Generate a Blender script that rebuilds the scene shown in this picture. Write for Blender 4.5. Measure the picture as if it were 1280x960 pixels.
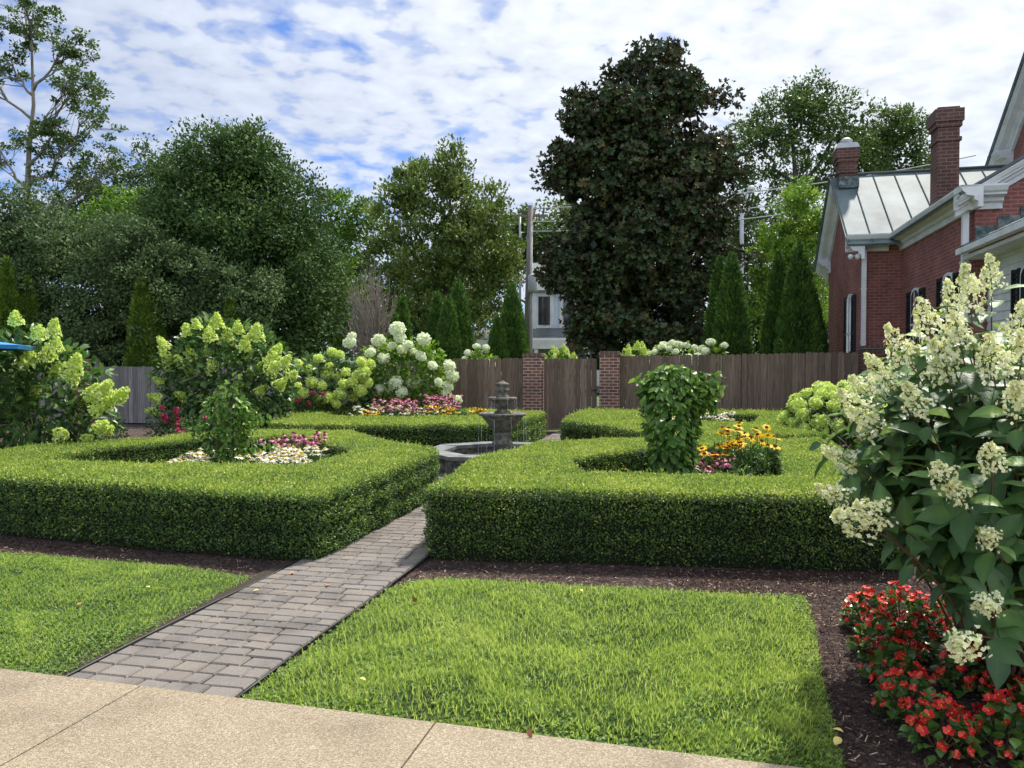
import bpy, bmesh, math, numpy as np
from mathutils import Vector, Matrix
R = math.radians
sc = bpy.context.scene
COL = sc.collection
for o in list(bpy.data.objects): bpy.data.objects.remove(o)

# ------------------------------------------------------------------ camera
EYE = 1.6
cam_d = bpy.data.cameras.new('camera'); cam = bpy.data.objects.new('camera', cam_d); COL.objects.link(cam)
cam_d.sensor_width = 36; cam_d.lens = 27.0; cam_d.clip_end = 3000; cam_d.clip_start = .05
cam.location = (0, 0, EYE); cam.rotation_euler = (R(90 - 1.31), 0, 0)
sc.camera = cam
sc.view_settings.view_transform = 'Standard'; sc.view_settings.look = 'None'
sc.view_settings.gamma = 1; sc.view_settings.use_curve_mapping = False
sc.view_settings.exposure = 0.86
sc.cycles.use_denoising = True
sc.cycles.max_bounces = 7; sc.cycles.diffuse_bounces = 3; sc.cycles.glossy_bounces = 2
sc.cycles.transmission_bounces = 4; sc.cycles.transparent_max_bounces = 6
sc.cycles.sample_clamp_indirect = 4

# ------------------------------------------------------------------ sun + sky
SUN_AZ, SUN_EL = 38.0, 57.0        # azimuth from +Y towards +X
sdir = Vector((math.sin(R(SUN_AZ))*math.cos(R(SUN_EL)), math.cos(R(SUN_AZ))*math.cos(R(SUN_EL)), math.sin(R(SUN_EL))))
sl = bpy.data.lights.new('sun', 'SUN'); sl.energy = 4.2; sl.angle = R(3.0); sl.color = (1.0, .955, .88)
sun = bpy.data.objects.new('sun', sl); COL.objects.link(sun)
sun.rotation_euler = (-sdir).to_track_quat('-Z', 'Y').to_euler(); sun.location = (10, 10, 40)

w = bpy.data.worlds.new('World'); sc.world = w; w.use_nodes = True
nt = w.node_tree; nt.nodes.clear(); N = nt.nodes; Lk = nt.links
def nd(tree, typ, **kw):
    n = tree.nodes.new(typ)
    for k, v in kw.items():
        if k.startswith('i_'): n.inputs[k[2:]].default_value = v
        elif k.startswith('n_'): n.inputs[int(k[2:])].default_value = v
        else: setattr(n, k, v)
    return n
def mth(tree, op, a, b=None, clamp=False):
    n = tree.nodes.new('ShaderNodeMath'); n.operation = op; n.use_clamp = clamp
    for i, x in enumerate((a, b)):
        if x is None: continue
        if isinstance(x, (int, float)): n.inputs[i].default_value = x
        else: tree.links.new(x, n.inputs[i])
    return n.outputs[0]
def ramp(tree, fac, stops, interp='LINEAR'):
    n = tree.nodes.new('ShaderNodeValToRGB'); n.color_ramp.interpolation = interp
    el = n.color_ramp.elements
    while len(el) < len(stops): el.new(.5)
    for e, (p, c) in zip(el, stops):
        e.position = p; e.color = (c, c, c, 1) if isinstance(c, (int, float)) else (*c, 1)
    if fac is not None: tree.links.new(fac, n.inputs[0])
    return n.outputs[0]
def mix(tree, fac, a, b, blend='MIX'):
    n = tree.nodes.new('ShaderNodeMix'); n.data_type = 'RGBA'; n.blend_type = blend
    for k, x in ((0, fac), (6, a), (7, b)):
        if isinstance(x, (int, float)): n.inputs[k].default_value = x
        elif isinstance(x, tuple): n.inputs[k].default_value = (*x, 1)
        else: tree.links.new(x, n.inputs[k])
    return n.outputs[2]
sky = nd(nt, 'ShaderNodeTexSky', sky_type='NISHITA', sun_disc=False, sun_elevation=R(SUN_EL), sun_rotation=R(SUN_AZ), air_density=1.0, dust_density=.6, ozone_density=1.6)
tc = nd(nt, 'ShaderNodeTexCoord')
sep = nd(nt, 'ShaderNodeSeparateXYZ'); Lk.new(tc.outputs['Generated'], sep.inputs[0])
zc = mth(nt, 'ADD', mth(nt, 'MAXIMUM', sep.outputs[2], 0.0), .21)
cx = mth(nt, 'DIVIDE', sep.outputs[0], zc); cy = mth(nt, 'DIVIDE', sep.outputs[1], zc)
cmb = nd(nt, 'ShaderNodeCombineXYZ'); Lk.new(cx, cmb.inputs[0]); Lk.new(cy, cmb.inputs[1])
mp = nd(nt, 'ShaderNodeMapping'); Lk.new(cmb.outputs[0], mp.inputs[0]); mp.inputs['Rotation'].default_value = (0, 0, R(-28)); mp.inputs['Scale'].default_value = (1.0, 1.12, 1)
n1 = nd(nt, 'ShaderNodeTexNoise', i_Scale=11.5, i_Detail=3.0, i_Roughness=.5, i_Distortion=.15); Lk.new(mp.outputs[0], n1.inputs['Vector'])
n2 = nd(nt, 'ShaderNodeTexNoise', i_Scale=1.5, i_Detail=3.0, i_Roughness=.55); Lk.new(cmb.outputs[0], n2.inputs['Vector'])
n3 = nd(nt, 'ShaderNodeTexNoise', i_Scale=2.2, i_Detail=5.0, i_Roughness=.6); Lk.new(mp.outputs[0], n3.inputs['Vector'])
# denser veil on the sun's side
sd = nd(nt, 'ShaderNodeVectorMath', operation='DOT_PRODUCT'); Lk.new(tc.outputs['Generated'], sd.inputs[0]); sd.inputs[1].default_value = sdir
sunside = mth(nt, 'MULTIPLY', mth(nt, 'SUBTRACT', sd.outputs['Value'], .42), 1.5, True)
lowband = mth(nt, 'MULTIPLY', mth(nt, 'SUBTRACT', .26, sep.outputs[2]), 1.1, True)
s = mth(nt, 'ADD', mth(nt, 'MULTIPLY', n1.outputs[0], .86), mth(nt, 'MULTIPLY', n2.outputs[0], .80))
s = mth(nt, 'ADD', s, mth(nt, 'MULTIPLY', n3.outputs[0], .28))
s = mth(nt, 'ADD', s, mth(nt, 'MULTIPLY', sunside, .22)); s = mth(nt, 'ADD', s, mth(nt, 'MULTIPLY', lowband, .22))
s = mth(nt, 'ADD', s, mth(nt, 'MULTIPLY', sep.outputs[0], .15))      # the cloud sheet thins out towards the west
dens = ramp(nt, s, [(.74, 0.0), (.89, .60), (1.04, 1.0)], 'EASE')
dens = mth(nt, 'MULTIPLY', dens, mth(nt, 'ADD', mth(nt, 'MULTIPLY', sunside, .55), .70), True)
dens = mth(nt, 'ADD', mth(nt, 'MULTIPLY', dens, .93), .07)
cbright = mth(nt, 'ADD', mth(nt, 'MULTIPLY', sunside, .26), .42)
shade = mth(nt, 'ADD', mth(nt, 'MULTIPLY', n1.outputs[0], .75), .66)
cbright = mth(nt, 'MULTIPLY', cbright, shade)
back_fill = mth(nt, 'MULTIPLY', mth(nt, 'SUBTRACT', .1, sep.outputs[1]), 1.4, True)      # sky behind the camera brightened as added fill for the shaded faces
cbright = mth(nt, 'MULTIPLY', cbright, mth(nt, 'ADD', mth(nt, 'MULTIPLY', back_fill, 1.4), 1.0))
ccol = nd(nt, 'ShaderNodeVectorMath', operation='SCALE'); ccol.inputs[0].default_value = (.90, .955, 1.04); Lk.new(cbright, ccol.inputs['Scale'])
skc = nd(nt, 'ShaderNodeVectorMath', operation='MULTIPLY'); Lk.new(sky.outputs[0], skc.inputs[0]); skc.inputs[1].default_value = (.040, .058, .092)
fin = mix(nt, dens, skc.outputs[0], ccol.outputs[0])
bg = nd(nt, 'ShaderNodeBackground', i_Strength=1.0); Lk.new(fin, bg.inputs[0])   # nishita part is scaled to ~0.1 before the clouds are mixed over it
wo = nd(nt, 'ShaderNodeOutputWorld'); Lk.new(bg.outputs[0], wo.inputs[0])

# ------------------------------------------------------------------ materials
def new_mat(name):
    m = bpy.data.materials.new(name); m.use_nodes = True; m.node_tree.nodes.clear(); return m, m.node_tree
def finish(t, shader): t.links.new(shader, t.nodes.new('ShaderNodeOutputMaterial').inputs[0])
def leafmat(name, stops, trans=.3, rough=.5, spec=.3, back=None, nscale=1.2, namp=.25, vein=False):
    m, t = new_mat(name)
    a = nd(t, 'ShaderNodeAttribute', attribute_name='v')
    co = nd(t, 'ShaderNodeTexCoord')
    n = nd(t, 'ShaderNodeTexNoise', i_Scale=nscale, i_Detail=3.0); t.links.new(co.outputs['Object'], n.inputs['Vector'])
    f = mth(t, 'ADD', a.outputs['Fac'], mth(t, 'MULTIPLY', mth(t, 'SUBTRACT', n.outputs[0], .5), namp*2), True)
    c = ramp(t, f, stops)
    if back is not None:
        g = nd(t, 'ShaderNodeNewGeometry'); c = mix(t, g.outputs['Backfacing'], c, back)
    p = nd(t, 'ShaderNodeBsdfPrincipled', i_Roughness=rough); p.inputs['Specular IOR Level'].default_value = spec
    t.links.new(c, p.inputs['Base Color'])
    if vein:
        nv = nd(t, 'ShaderNodeTexNoise', i_Scale=90.0, i_Detail=4.0); t.links.new(co.outputs['Object'], nv.inputs['Vector'])
        bv = nd(t, 'ShaderNodeBump', i_Strength=.55, i_Distance=.004); t.links.new(nv.outputs[0], bv.inputs['Height']); t.links.new(bv.outputs[0], p.inputs['Normal'])
    if trans:
        tr = nd(t, 'ShaderNodeBsdfTranslucent'); c2 = mix(t, .55, c, (1.0, 1.0, .35), 'MULTIPLY')
        t.links.new(c, tr.inputs[0]); ms = nd(t, 'ShaderNodeMixShader', n_0=trans)
        t.links.new(p.outputs[0], ms.inputs[1]); t.links.new(tr.outputs[0], ms.inputs[2]); finish(t, ms.outputs[0])
    else: finish(t, p.outputs[0])
    return m
def solid(name, col, rough=.6, spec=.4, nscale=8, namp=.15, bump=0, bscale=40, metal=0, stretch=None, col2=None, streak=None):
    m, t = new_mat(name)
    co = nd(t, 'ShaderNodeTexCoord'); v = co.outputs['Object']
    if stretch:
        mp_ = nd(t, 'ShaderNodeMapping'); mp_.inputs['Scale'].default_value = stretch; t.links.new(v, mp_.inputs[0]); v = mp_.outputs[0]
    n = nd(t, 'ShaderNodeTexNoise', i_Scale=float(nscale), i_Detail=6.0, i_Roughness=.6); t.links.new(v, n.inputs['Vector'])
    d = tuple(x*(1-namp*2) for x in col); l = col2 or tuple(min(1, x*(1+namp*1.4)) for x in col)
    c = ramp(t, n.outputs[0], [(.3, d), (.5, col), (.72, l)])
    a = nd(t, 'ShaderNodeAttribute', attribute_name='v')
    p = nd(t, 'ShaderNodeBsdfPrincipled', i_Roughness=rough, i_Metallic=metal); p.inputs['Specular IOR Level'].default_value = spec
    if streak is not None:
        c = mix(t, mth(t, 'MULTIPLY', a.outputs['Fac'], streak), c, tuple(x*.42 for x in col))
    t.links.new(c, p.inputs['Base Color'])
    if bump:
        n2_ = nd(t, 'ShaderNodeTexNoise', i_Scale=float(bscale), i_Detail=5.0); t.links.new(v, n2_.inputs['Vector'])
        b = nd(t, 'ShaderNodeBump', i_Strength=bump, i_Distance=.01); t.links.new(n2_.outputs[0], b.inputs['Height']); t.links.new(b.outputs[0], p.inputs['Normal'])
    finish(t, p.outputs[0]); return m
def brickmat(name, c1, c2, mortar, bw=.215, bh=.075, msize=.011, namp=.42, var=.5):
    m, t = new_mat(name)
    co = nd(t, 'ShaderNodeTexCoord'); g = nd(t, 'ShaderNodeNewGeometry')
    vt = nd(t, 'ShaderNodeVectorTransform', vector_type='NORMAL', convert_from='WORLD', convert_to='OBJECT'); t.links.new(g.outputs['True Normal'], vt.inputs[0])
    s1 = nd(t, 'ShaderNodeSeparateXYZ'); t.links.new(vt.outputs[0], s1.inputs[0])
    s2 = nd(t, 'ShaderNodeSeparateXYZ'); t.links.new(co.outputs['Object'], s2.inputs[0])
    ax = mth(t, 'GREATER_THAN', mth(t, 'ABSOLUTE', s1.outputs[0]), .7)
    h = nd(t, 'ShaderNodeMix', data_type='FLOAT'); t.links.new(ax, h.inputs[0]); t.links.new(s2.outputs[0], h.inputs[2]); t.links.new(s2.outputs[1], h.inputs[3])
    cb = nd(t, 'ShaderNodeCombineXYZ'); t.links.new(h.outputs[0], cb.inputs[0]); t.links.new(s2.outputs[2], cb.inputs[1])
    br = nd(t, 'ShaderNodeTexBrick', i_Scale=1.0); t.links.new(cb.outputs[0], br.inputs['Vector'])
    br.inputs['Color1'].default_value = (*c1, 1); br.inputs['Color2'].default_value = (*c2, 1); br.inputs['Mortar'].default_value = (*mortar, 1)
    br.inputs['Mortar Size'].default_value = msize; br.inputs['Brick Width'].default_value = bw; br.inputs['Row Height'].default_value = bh
    br.inputs['Mortar Smooth'].default_value = .2; br.inputs['Bias'].default_value = 0
    n = nd(t, 'ShaderNodeTexNoise', i_Scale=1.3, i_Detail=7.0, i_Roughness=.7); t.links.new(co.outputs['Object'], n.inputs['Vector'])
    c = mix(t, 1.0, br.outputs[0], ramp(t, n.outputs[0], [(.3, 1-namp), (.6, 1.0), (.75, 1.15)]), 'MULTIPLY')
    p = nd(t, 'ShaderNodeBsdfPrincipled', i_Roughness=.85); t.links.new(c, p.inputs['Base Color'])
    b = nd(t, 'ShaderNodeBump', i_Strength=.5, i_Distance=.008, invert=True); t.links.new(br.outputs['Fac'], b.inputs['Height']); t.links.new(b.outputs[0], p.inputs['Normal'])
    finish(t, p.outputs[0]); return m

M = {}
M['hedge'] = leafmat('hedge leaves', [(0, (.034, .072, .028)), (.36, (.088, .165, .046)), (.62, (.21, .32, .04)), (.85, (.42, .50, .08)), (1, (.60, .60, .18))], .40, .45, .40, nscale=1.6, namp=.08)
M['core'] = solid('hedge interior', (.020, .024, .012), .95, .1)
M['grass'] = leafmat('grass blades', [(0, (.028, .070, .020)), (.34, (.085, .175, .034)), (.68, (.27, .40, .055)), (.9, (.48, .56, .12)), (1, (.60, .52, .28))], .45, .5, .35, nscale=1.5, namp=.10)
M['holly'] = leafmat('holly leaves', [(0, (.024, .052, .016)), (.5, (.060, .118, .032)), (.85, (.13, .20, .045)), (1, (.21, .29, .06))], .20, .6, .14, nscale=.5)
M['viburnum'] = leafmat('viburnum leaves', [(0, (.034, .064, .024)), (.5, (.078, .130, .045)), (1, (.15, .21, .075))], .24, .6, .16, nscale=.5)
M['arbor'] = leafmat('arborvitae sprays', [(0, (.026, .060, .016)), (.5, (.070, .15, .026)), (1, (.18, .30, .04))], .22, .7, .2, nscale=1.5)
M['arbor_sunlit'] = leafmat('sunlit arborvitae sprays', [(0, (.034, .074, .012)), (.5, (.105, .19, .022)), (1, (.26, .36, .04))], .22, .7, .2, nscale=1.5)  # brighter, yellower copy of the arborvitae sprays; sunlight put into the colour
M['magnolia'] = leafmat('magnolia leaves', [(0, (.022, .042, .016)), (.58, (.052, .088, .026)), (.82, (.105, .098, .028)), (1, (.30, .13, .035))], .03, .45, .32, back=(.062, .054, .024), nscale=.35, namp=.20)
M['green'] = leafmat('broad leaves', [(0, (.025, .055, .012)), (.5, (.070, .13, .025)), (1, (.20, .27, .05))], .32, .45, .35, nscale=.4)
M['olive'] = leafmat('hornbeam leaves', [(0, (.032, .066, .014)), (.5, (.105, .165, .030)), (1, (.28, .34, .06))], .30, .45, .35, nscale=.4)
M['lime'] = leafmat('fresh green leaves', [(0, (.05, .11, .012)), (.5, (.13, .25, .025)), (1, (.33, .46, .05))], .42, .45, .3, nscale=.5)
M['hyleaf'] = leafmat('hydrangea leaves', [(0, (.022, .055, .014)), (.5, (.065, .14, .030)), (1, (.20, .33, .055))], .30, .42, .4, nscale=1.0, namp=.15)
M['hydark'] = leafmat('large hydrangea leaves', [(0, (.028, .070, .022)), (.5, (.070, .150, .042)), (.85, (.15, .27, .055)), (1, (.30, .42, .08))], .25, .45, .40, nscale=6, namp=.24, vein=True)
M['limeflower'] = leafmat('lime hydrangea florets', [(0, (.42, .56, .08)), (.5, (.68, .80, .20)), (1, (.88, .92, .52))], .35, .7, .1, nscale=3, namp=.25)
M['whiteflower'] = leafmat('white hydrangea florets', [(0, (.60, .72, .38)), (.5, (.84, .88, .66)), (1, (.94, .94, .84))], .35, .7, .1, nscale=3, namp=.25)
M['creamflower'] = leafmat('cream panicle florets', [(0, (.50, .52, .20)), (.35, (.70, .72, .34)), (.7, (.84, .84, .54)), (1, (.90, .90, .70))], .25, .6, .15, nscale=6, namp=.28)
M['red'] = leafmat('red begonia petals', [(0, (.30, .004, .008)), (.45, (.66, .014, .016)), (1, (.88, .10, .06))], .25, .45, .3, nscale=8, namp=.2)
M['rose'] = leafmat('rose petals', [(0, (.30, .015, .05)), (.5, (.52, .04, .11)), (1, (.70, .14, .24))], .2, .5, .3)
M['begleaf'] = leafmat('begonia leaves', [(0, (.035, .085, .020)), (.5, (.085, .17, .03)), (.85, (.17, .27, .05)), (1, (.20, .09, .04))], .25, .3, .5, nscale=5, namp=.2)
M['vine'] = leafmat('vine leaves', [(0, (.034, .085, .016)), (.5, (.12, .24, .036)), (1, (.38, .52, .08))], .34, .42, .4, nscale=2)
M['pink'] = leafmat('pink coneflower petals', [(0, (.42, .06, .18)), (.5, (.62, .20, .34)), (1, (.80, .50, .52))], .25, .6, .2)
M['whitepetal'] = leafmat('white coneflower petals', [(0, (.62, .64, .48)), (1, (.88, .87, .76))], .25, .6, .2)
M['yellow'] = leafmat('yellow rudbeckia petals', [(0, (.72, .36, .01)), (.5, (.85, .52, .015)), (1, (.90, .66, .03))], .25, .6, .2)
M['cone'] = solid('flower cones', (.12, .045, .012), .9, .1)
M['gcone'] = solid('pale flower cones', (.42, .28, .05), .9, .1)
M['bark'] = solid('bark', (.10, .082, .065), .95, .1, 6, .3, .6, 30, stretch=(1, 1, .25))
M['greybark'] = solid('grey bark', (.20, .18, .155), .95, .1, 6, .25, .4, 30, stretch=(1, 1, .25))
M['twig'] = solid('twigs', (.27, .225, .185), .95, .1)
M['stem'] = solid('green stems', (.07, .10, .03), .8, .2)
M['redstem'] = solid('reddish stems', (.12, .065, .035), .6, .3)
M['wood'] = solid('brown stained boards', (.215, .155, .115), .85, .2, 5, .30, .5, 25, stretch=(9, 9, .55), streak=.72)
M['greywood'] = solid('weathered grey boards', (.23, .212, .20), .9, .15, 5, .25, .5, 25, stretch=(9, 9, .55), streak=.75)
M['brick'] = brickmat('red brick', (.36, .115, .085), (.24, .075, .060), (.34, .20, .165), .215, .075, .010)
M['pillarbrick'] = brickmat('pillar brick', (.24, .085, .055), (.125, .045, .034), (.40, .33, .28), .205, .075, .012)
M['chimbrick'] = brickmat('dark chimney brick', (.15, .058, .044), (.10, .042, .034), (.20, .14, .115), .215, .078, .010)
M['newbrick'] = brickmat('orange brick', (.42, .16, .08), (.34, .12, .06), (.42, .30, .22), .2, .075, .012)
M['white'] = solid('white paint', (.72, .72, .70), .5, .4, 3, .08)
M['siding'] = solid('white siding', (.66, .66, .62), .6, .3, 3, .08)
M['blue_siding'] = solid('pale grey siding', (.58, .65, .72), .6, .3, 3, .06)
M['metalroof'] = solid('pale green metal roof', (.115, .155, .160), .65, .35, 1.2, .28, col2=(.19, .235, .235))
M['darkroof'] = solid('dark metal roof', (.085, .10, .10), .45, .5, 2, .2)
M['flash'] = solid('weathered flashing', (.07, .11, .10), .5, .5, 9, .5, col2=(.25, .28, .27))
M['black'] = solid('black paint', (.012, .013, .014), .5, .4, 4, .1)
M['glass'] = solid('window glass', (.03, .035, .04), .06, .8, 2, .1)
M['stone'] = solid('fountain stone', (.115, .105, .082), .8, .3, 14, .30, .5, 60, col2=(.23, .22, .19))
M['coping'] = solid('bluestone coping', (.13, .138, .138), .7, .35, 5, .25, .3, 30, col2=(.24, .24, .235))
M['rubble'] = solid('rough stone wall', (.20, .19, .17), .9, .2, 7, .5, .8, 14, col2=(.42, .40, .36))
M['pole'] = solid('weathered utility pole', (.22, .185, .155), .9, .15, 4, .2, stretch=(4, 4, .4))
M['galv'] = solid('galvanised pipe', (.42, .43, .44), .5, .5, 4, .1)
M['wire'] = solid('cable', (.30, .31, .32), .6, .3)
M['edging'] = solid('black plastic edging', (.018, .018, .02), .5, .4)
M['canvas'] = solid('blue canopy canvas', (.055, .25, .55), .7, .2, 3, .08)
M['canvas_navy'] = solid('navy canopy canvas', (.02, .05, .16), .7, .2, 3, .08)
M['deadleaf'] = solid('dry leaf', (.34, .15, .075), .7, .2, 20, .2)
M['yelleaf'] = solid('yellow fallen leaf', (.62, .52, .16), .7, .2, 20, .2)
M['soil'] = solid('sandy joint soil', (.045, .038, .030), .95, .1, 60, .3)

def mk_water():
    m, t = new_mat('water')
    p = nd(t, 'ShaderNodeBsdfPrincipled', i_Roughness=.06); p.inputs['Base Color'].default_value = (.09, .085, .06, 1)
    n = nd(t, 'ShaderNodeTexNoise', i_Scale=14.0, i_Detail=3.0); b = nd(t, 'ShaderNodeBump', i_Strength=.5, i_Distance=.02)
    t.links.new(n.outputs[0], b.inputs['Height']); t.links.new(b.outputs[0], p.inputs['Normal']); finish(t, p.outputs[0]); return m
M['water'] = mk_water()
def mk_jet():
    m, t = new_mat('falling water')
    p = nd(t, 'ShaderNodeBsdfPrincipled', i_Roughness=.15); p.inputs['Base Color'].default_value = (.80, .84, .86, 1)
    tr = nd(t, 'ShaderNodeBsdfTransparent'); ms = nd(t, 'ShaderNodeMixShader', n_0=.5)
    t.links.new(tr.outputs[0], ms.inputs[1]); t.links.new(p.outputs[0], ms.inputs[2]); finish(t, ms.outputs[0]); return m
M['jet'] = mk_jet()
def mk_mulch():
    m, t = new_mat('mulch'); co = nd(t, 'ShaderNodeTexCoord')
    v = nd(t, 'ShaderNodeTexVoronoi', i_Scale=55.0); t.links.new(co.outputs['Object'], v.inputs['Vector'])
    n = nd(t, 'ShaderNodeTexNoise', i_Scale=1.6, i_Detail=6.0); t.links.new(co.outputs['Object'], n.inputs['Vector'])
    sx = nd(t, 'ShaderNodeSeparateXYZ'); t.links.new(v.outputs['Color'], sx.inputs[0])
    c = ramp(t, sx.outputs[0], [(0, (.016, .010, .009)), (.6, (.050, .030, .024)), (.9, (.085, .052, .040)), (1, (.20, .14, .10))])
    c = mix(t, 1.0, c, ramp(t, n.outputs[0], [(.3, .7), (.7, 1.35)]), 'MULTIPLY')
    p = nd(t, 'ShaderNodeBsdfPrincipled', i_Roughness=.95); t.links.new(c, p.inputs['Base Color'])
    b = nd(t, 'ShaderNodeBump', i_Strength=1.0, i_Distance=.02); t.links.new(v.outputs['Distance'], b.inputs['Height']); t.links.new(b.outputs[0], p.inputs['Normal'])
    finish(t, p.outputs[0]); return m
M['mulch'] = mk_mulch()
M['chip'] = leafmat('mulch chips', [(0, (.020, .012, .011)), (.5, (.060, .034, .028)), (.86, (.115, .070, .052)), (1, (.42, .32, .22))], 0, .9, .15, namp=.05)
def mk_ground(name, stops, sc1=3, sc2=60):
    m, t = new_mat(name); co = nd(t, 'ShaderNodeTexCoord')
    n = nd(t, 'ShaderNodeTexNoise', i_Scale=float(sc1), i_Detail=8.0, i_Roughness=.75); t.links.new(co.outputs['Object'], n.inputs['Vector'])
    c = ramp(t, n.outputs[0], stops); p = nd(t, 'ShaderNodeBsdfPrincipled', i_Roughness=.95); t.links.new(c, p.inputs['Base Color']); finish(t, p.outputs[0]); return m
M['turf'] = mk_ground('turf soil', [(.3, (.035, .05, .015)), (.6, (.07, .11, .025))], 9)
M['ground'] = mk_ground('rough ground', [(.3, (.035, .05, .018)), (.6, (.07, .10, .03))], .8)
def mk_aggregate():
    m, t = new_mat('exposed aggregate'); co = nd(t, 'ShaderNodeTexCoord')
    v = nd(t, 'ShaderNodeTexVoronoi', i_Scale=190.0); t.links.new(co.outputs['Object'], v.inputs['Vector'])
    sx = nd(t, 'ShaderNodeSeparateXYZ'); t.links.new(v.outputs['Color'], sx.inputs[0])
    c = ramp(t, sx.outputs[0], [(0, (.15, .110, .065)), (.25, (.205, .155, .095)), (.6, (.255, .20, .130)), (.85, (.31, .26, .18)), (1, (.38, .335, .255))])
    n = nd(t, 'ShaderNodeTexNoise', i_Scale=2.2, i_Detail=6.0); t.links.new(co.outputs['Object'], n.inputs['Vector'])
    c = mix(t, 1.0, c, ramp(t, n.outputs[0], [(.3, .74), (.48, .96), (.7, 1.06)]), 'MULTIPLY')
    p = nd(t, 'ShaderNodeBsdfPrincipled', i_Roughness=.75); t.links.new(c, p.inputs['Base Color'])
    b = nd(t, 'ShaderNodeBump', i_Strength=.7, i_Distance=.004, invert=True); t.links.new(v.outputs['Distance'], b.inputs['Height']); t.links.new(b.outputs[0], p.inputs['Normal'])
    finish(t, p.outputs[0]); return m
M['aggregate'] = mk_aggregate()
def mk_paver():
    m, t = new_mat('concrete pavers'); co = nd(t, 'ShaderNodeTexCoord'); a = nd(t, 'ShaderNodeAttribute', attribute_name='v')
    c = ramp(t, a.outputs['Fac'], [(0, (.118, .105, .094)), (.35, (.145, .129, .114)), (.6, (.164, .145, .126)), (.85, (.165, .140, .116)), (1, (.130, .113, .098))])
    n = nd(t, 'ShaderNodeTexNoise', i_Scale=1.8, i_Detail=9.0, i_Roughness=.7); t.links.new(co.outputs['Object'], n.inputs['Vector'])
    c = mix(t, 1.0, c, ramp(t, n.outputs[0], [(.34, .50), (.47, .92), (.7, 1.18)]), 'MULTIPLY')
    n2_ = nd(t, 'ShaderNodeTexNoise', i_Scale=170.0, i_Detail=3.0); t.links.new(co.outputs['Object'], n2_.inputs['Vector'])
    c = mix(t, 1.0, c, ramp(t, n2_.outputs[0], [(.3, .72), (.7, 1.28)]), 'MULTIPLY')
    p = nd(t, 'ShaderNodeBsdfPrincipled', i_Roughness=.9); t.links.new(c, p.inputs['Base Color'])
    b = nd(t, 'ShaderNodeBump', i_Strength=.6, i_Distance=.003); t.links.new(n2_.outputs[0], b.inputs['Height']); t.links.new(b.outputs[0], p.inputs['Normal'])
    finish(t, p.outputs[0]); return m
M['paver'] = mk_paver()

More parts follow.
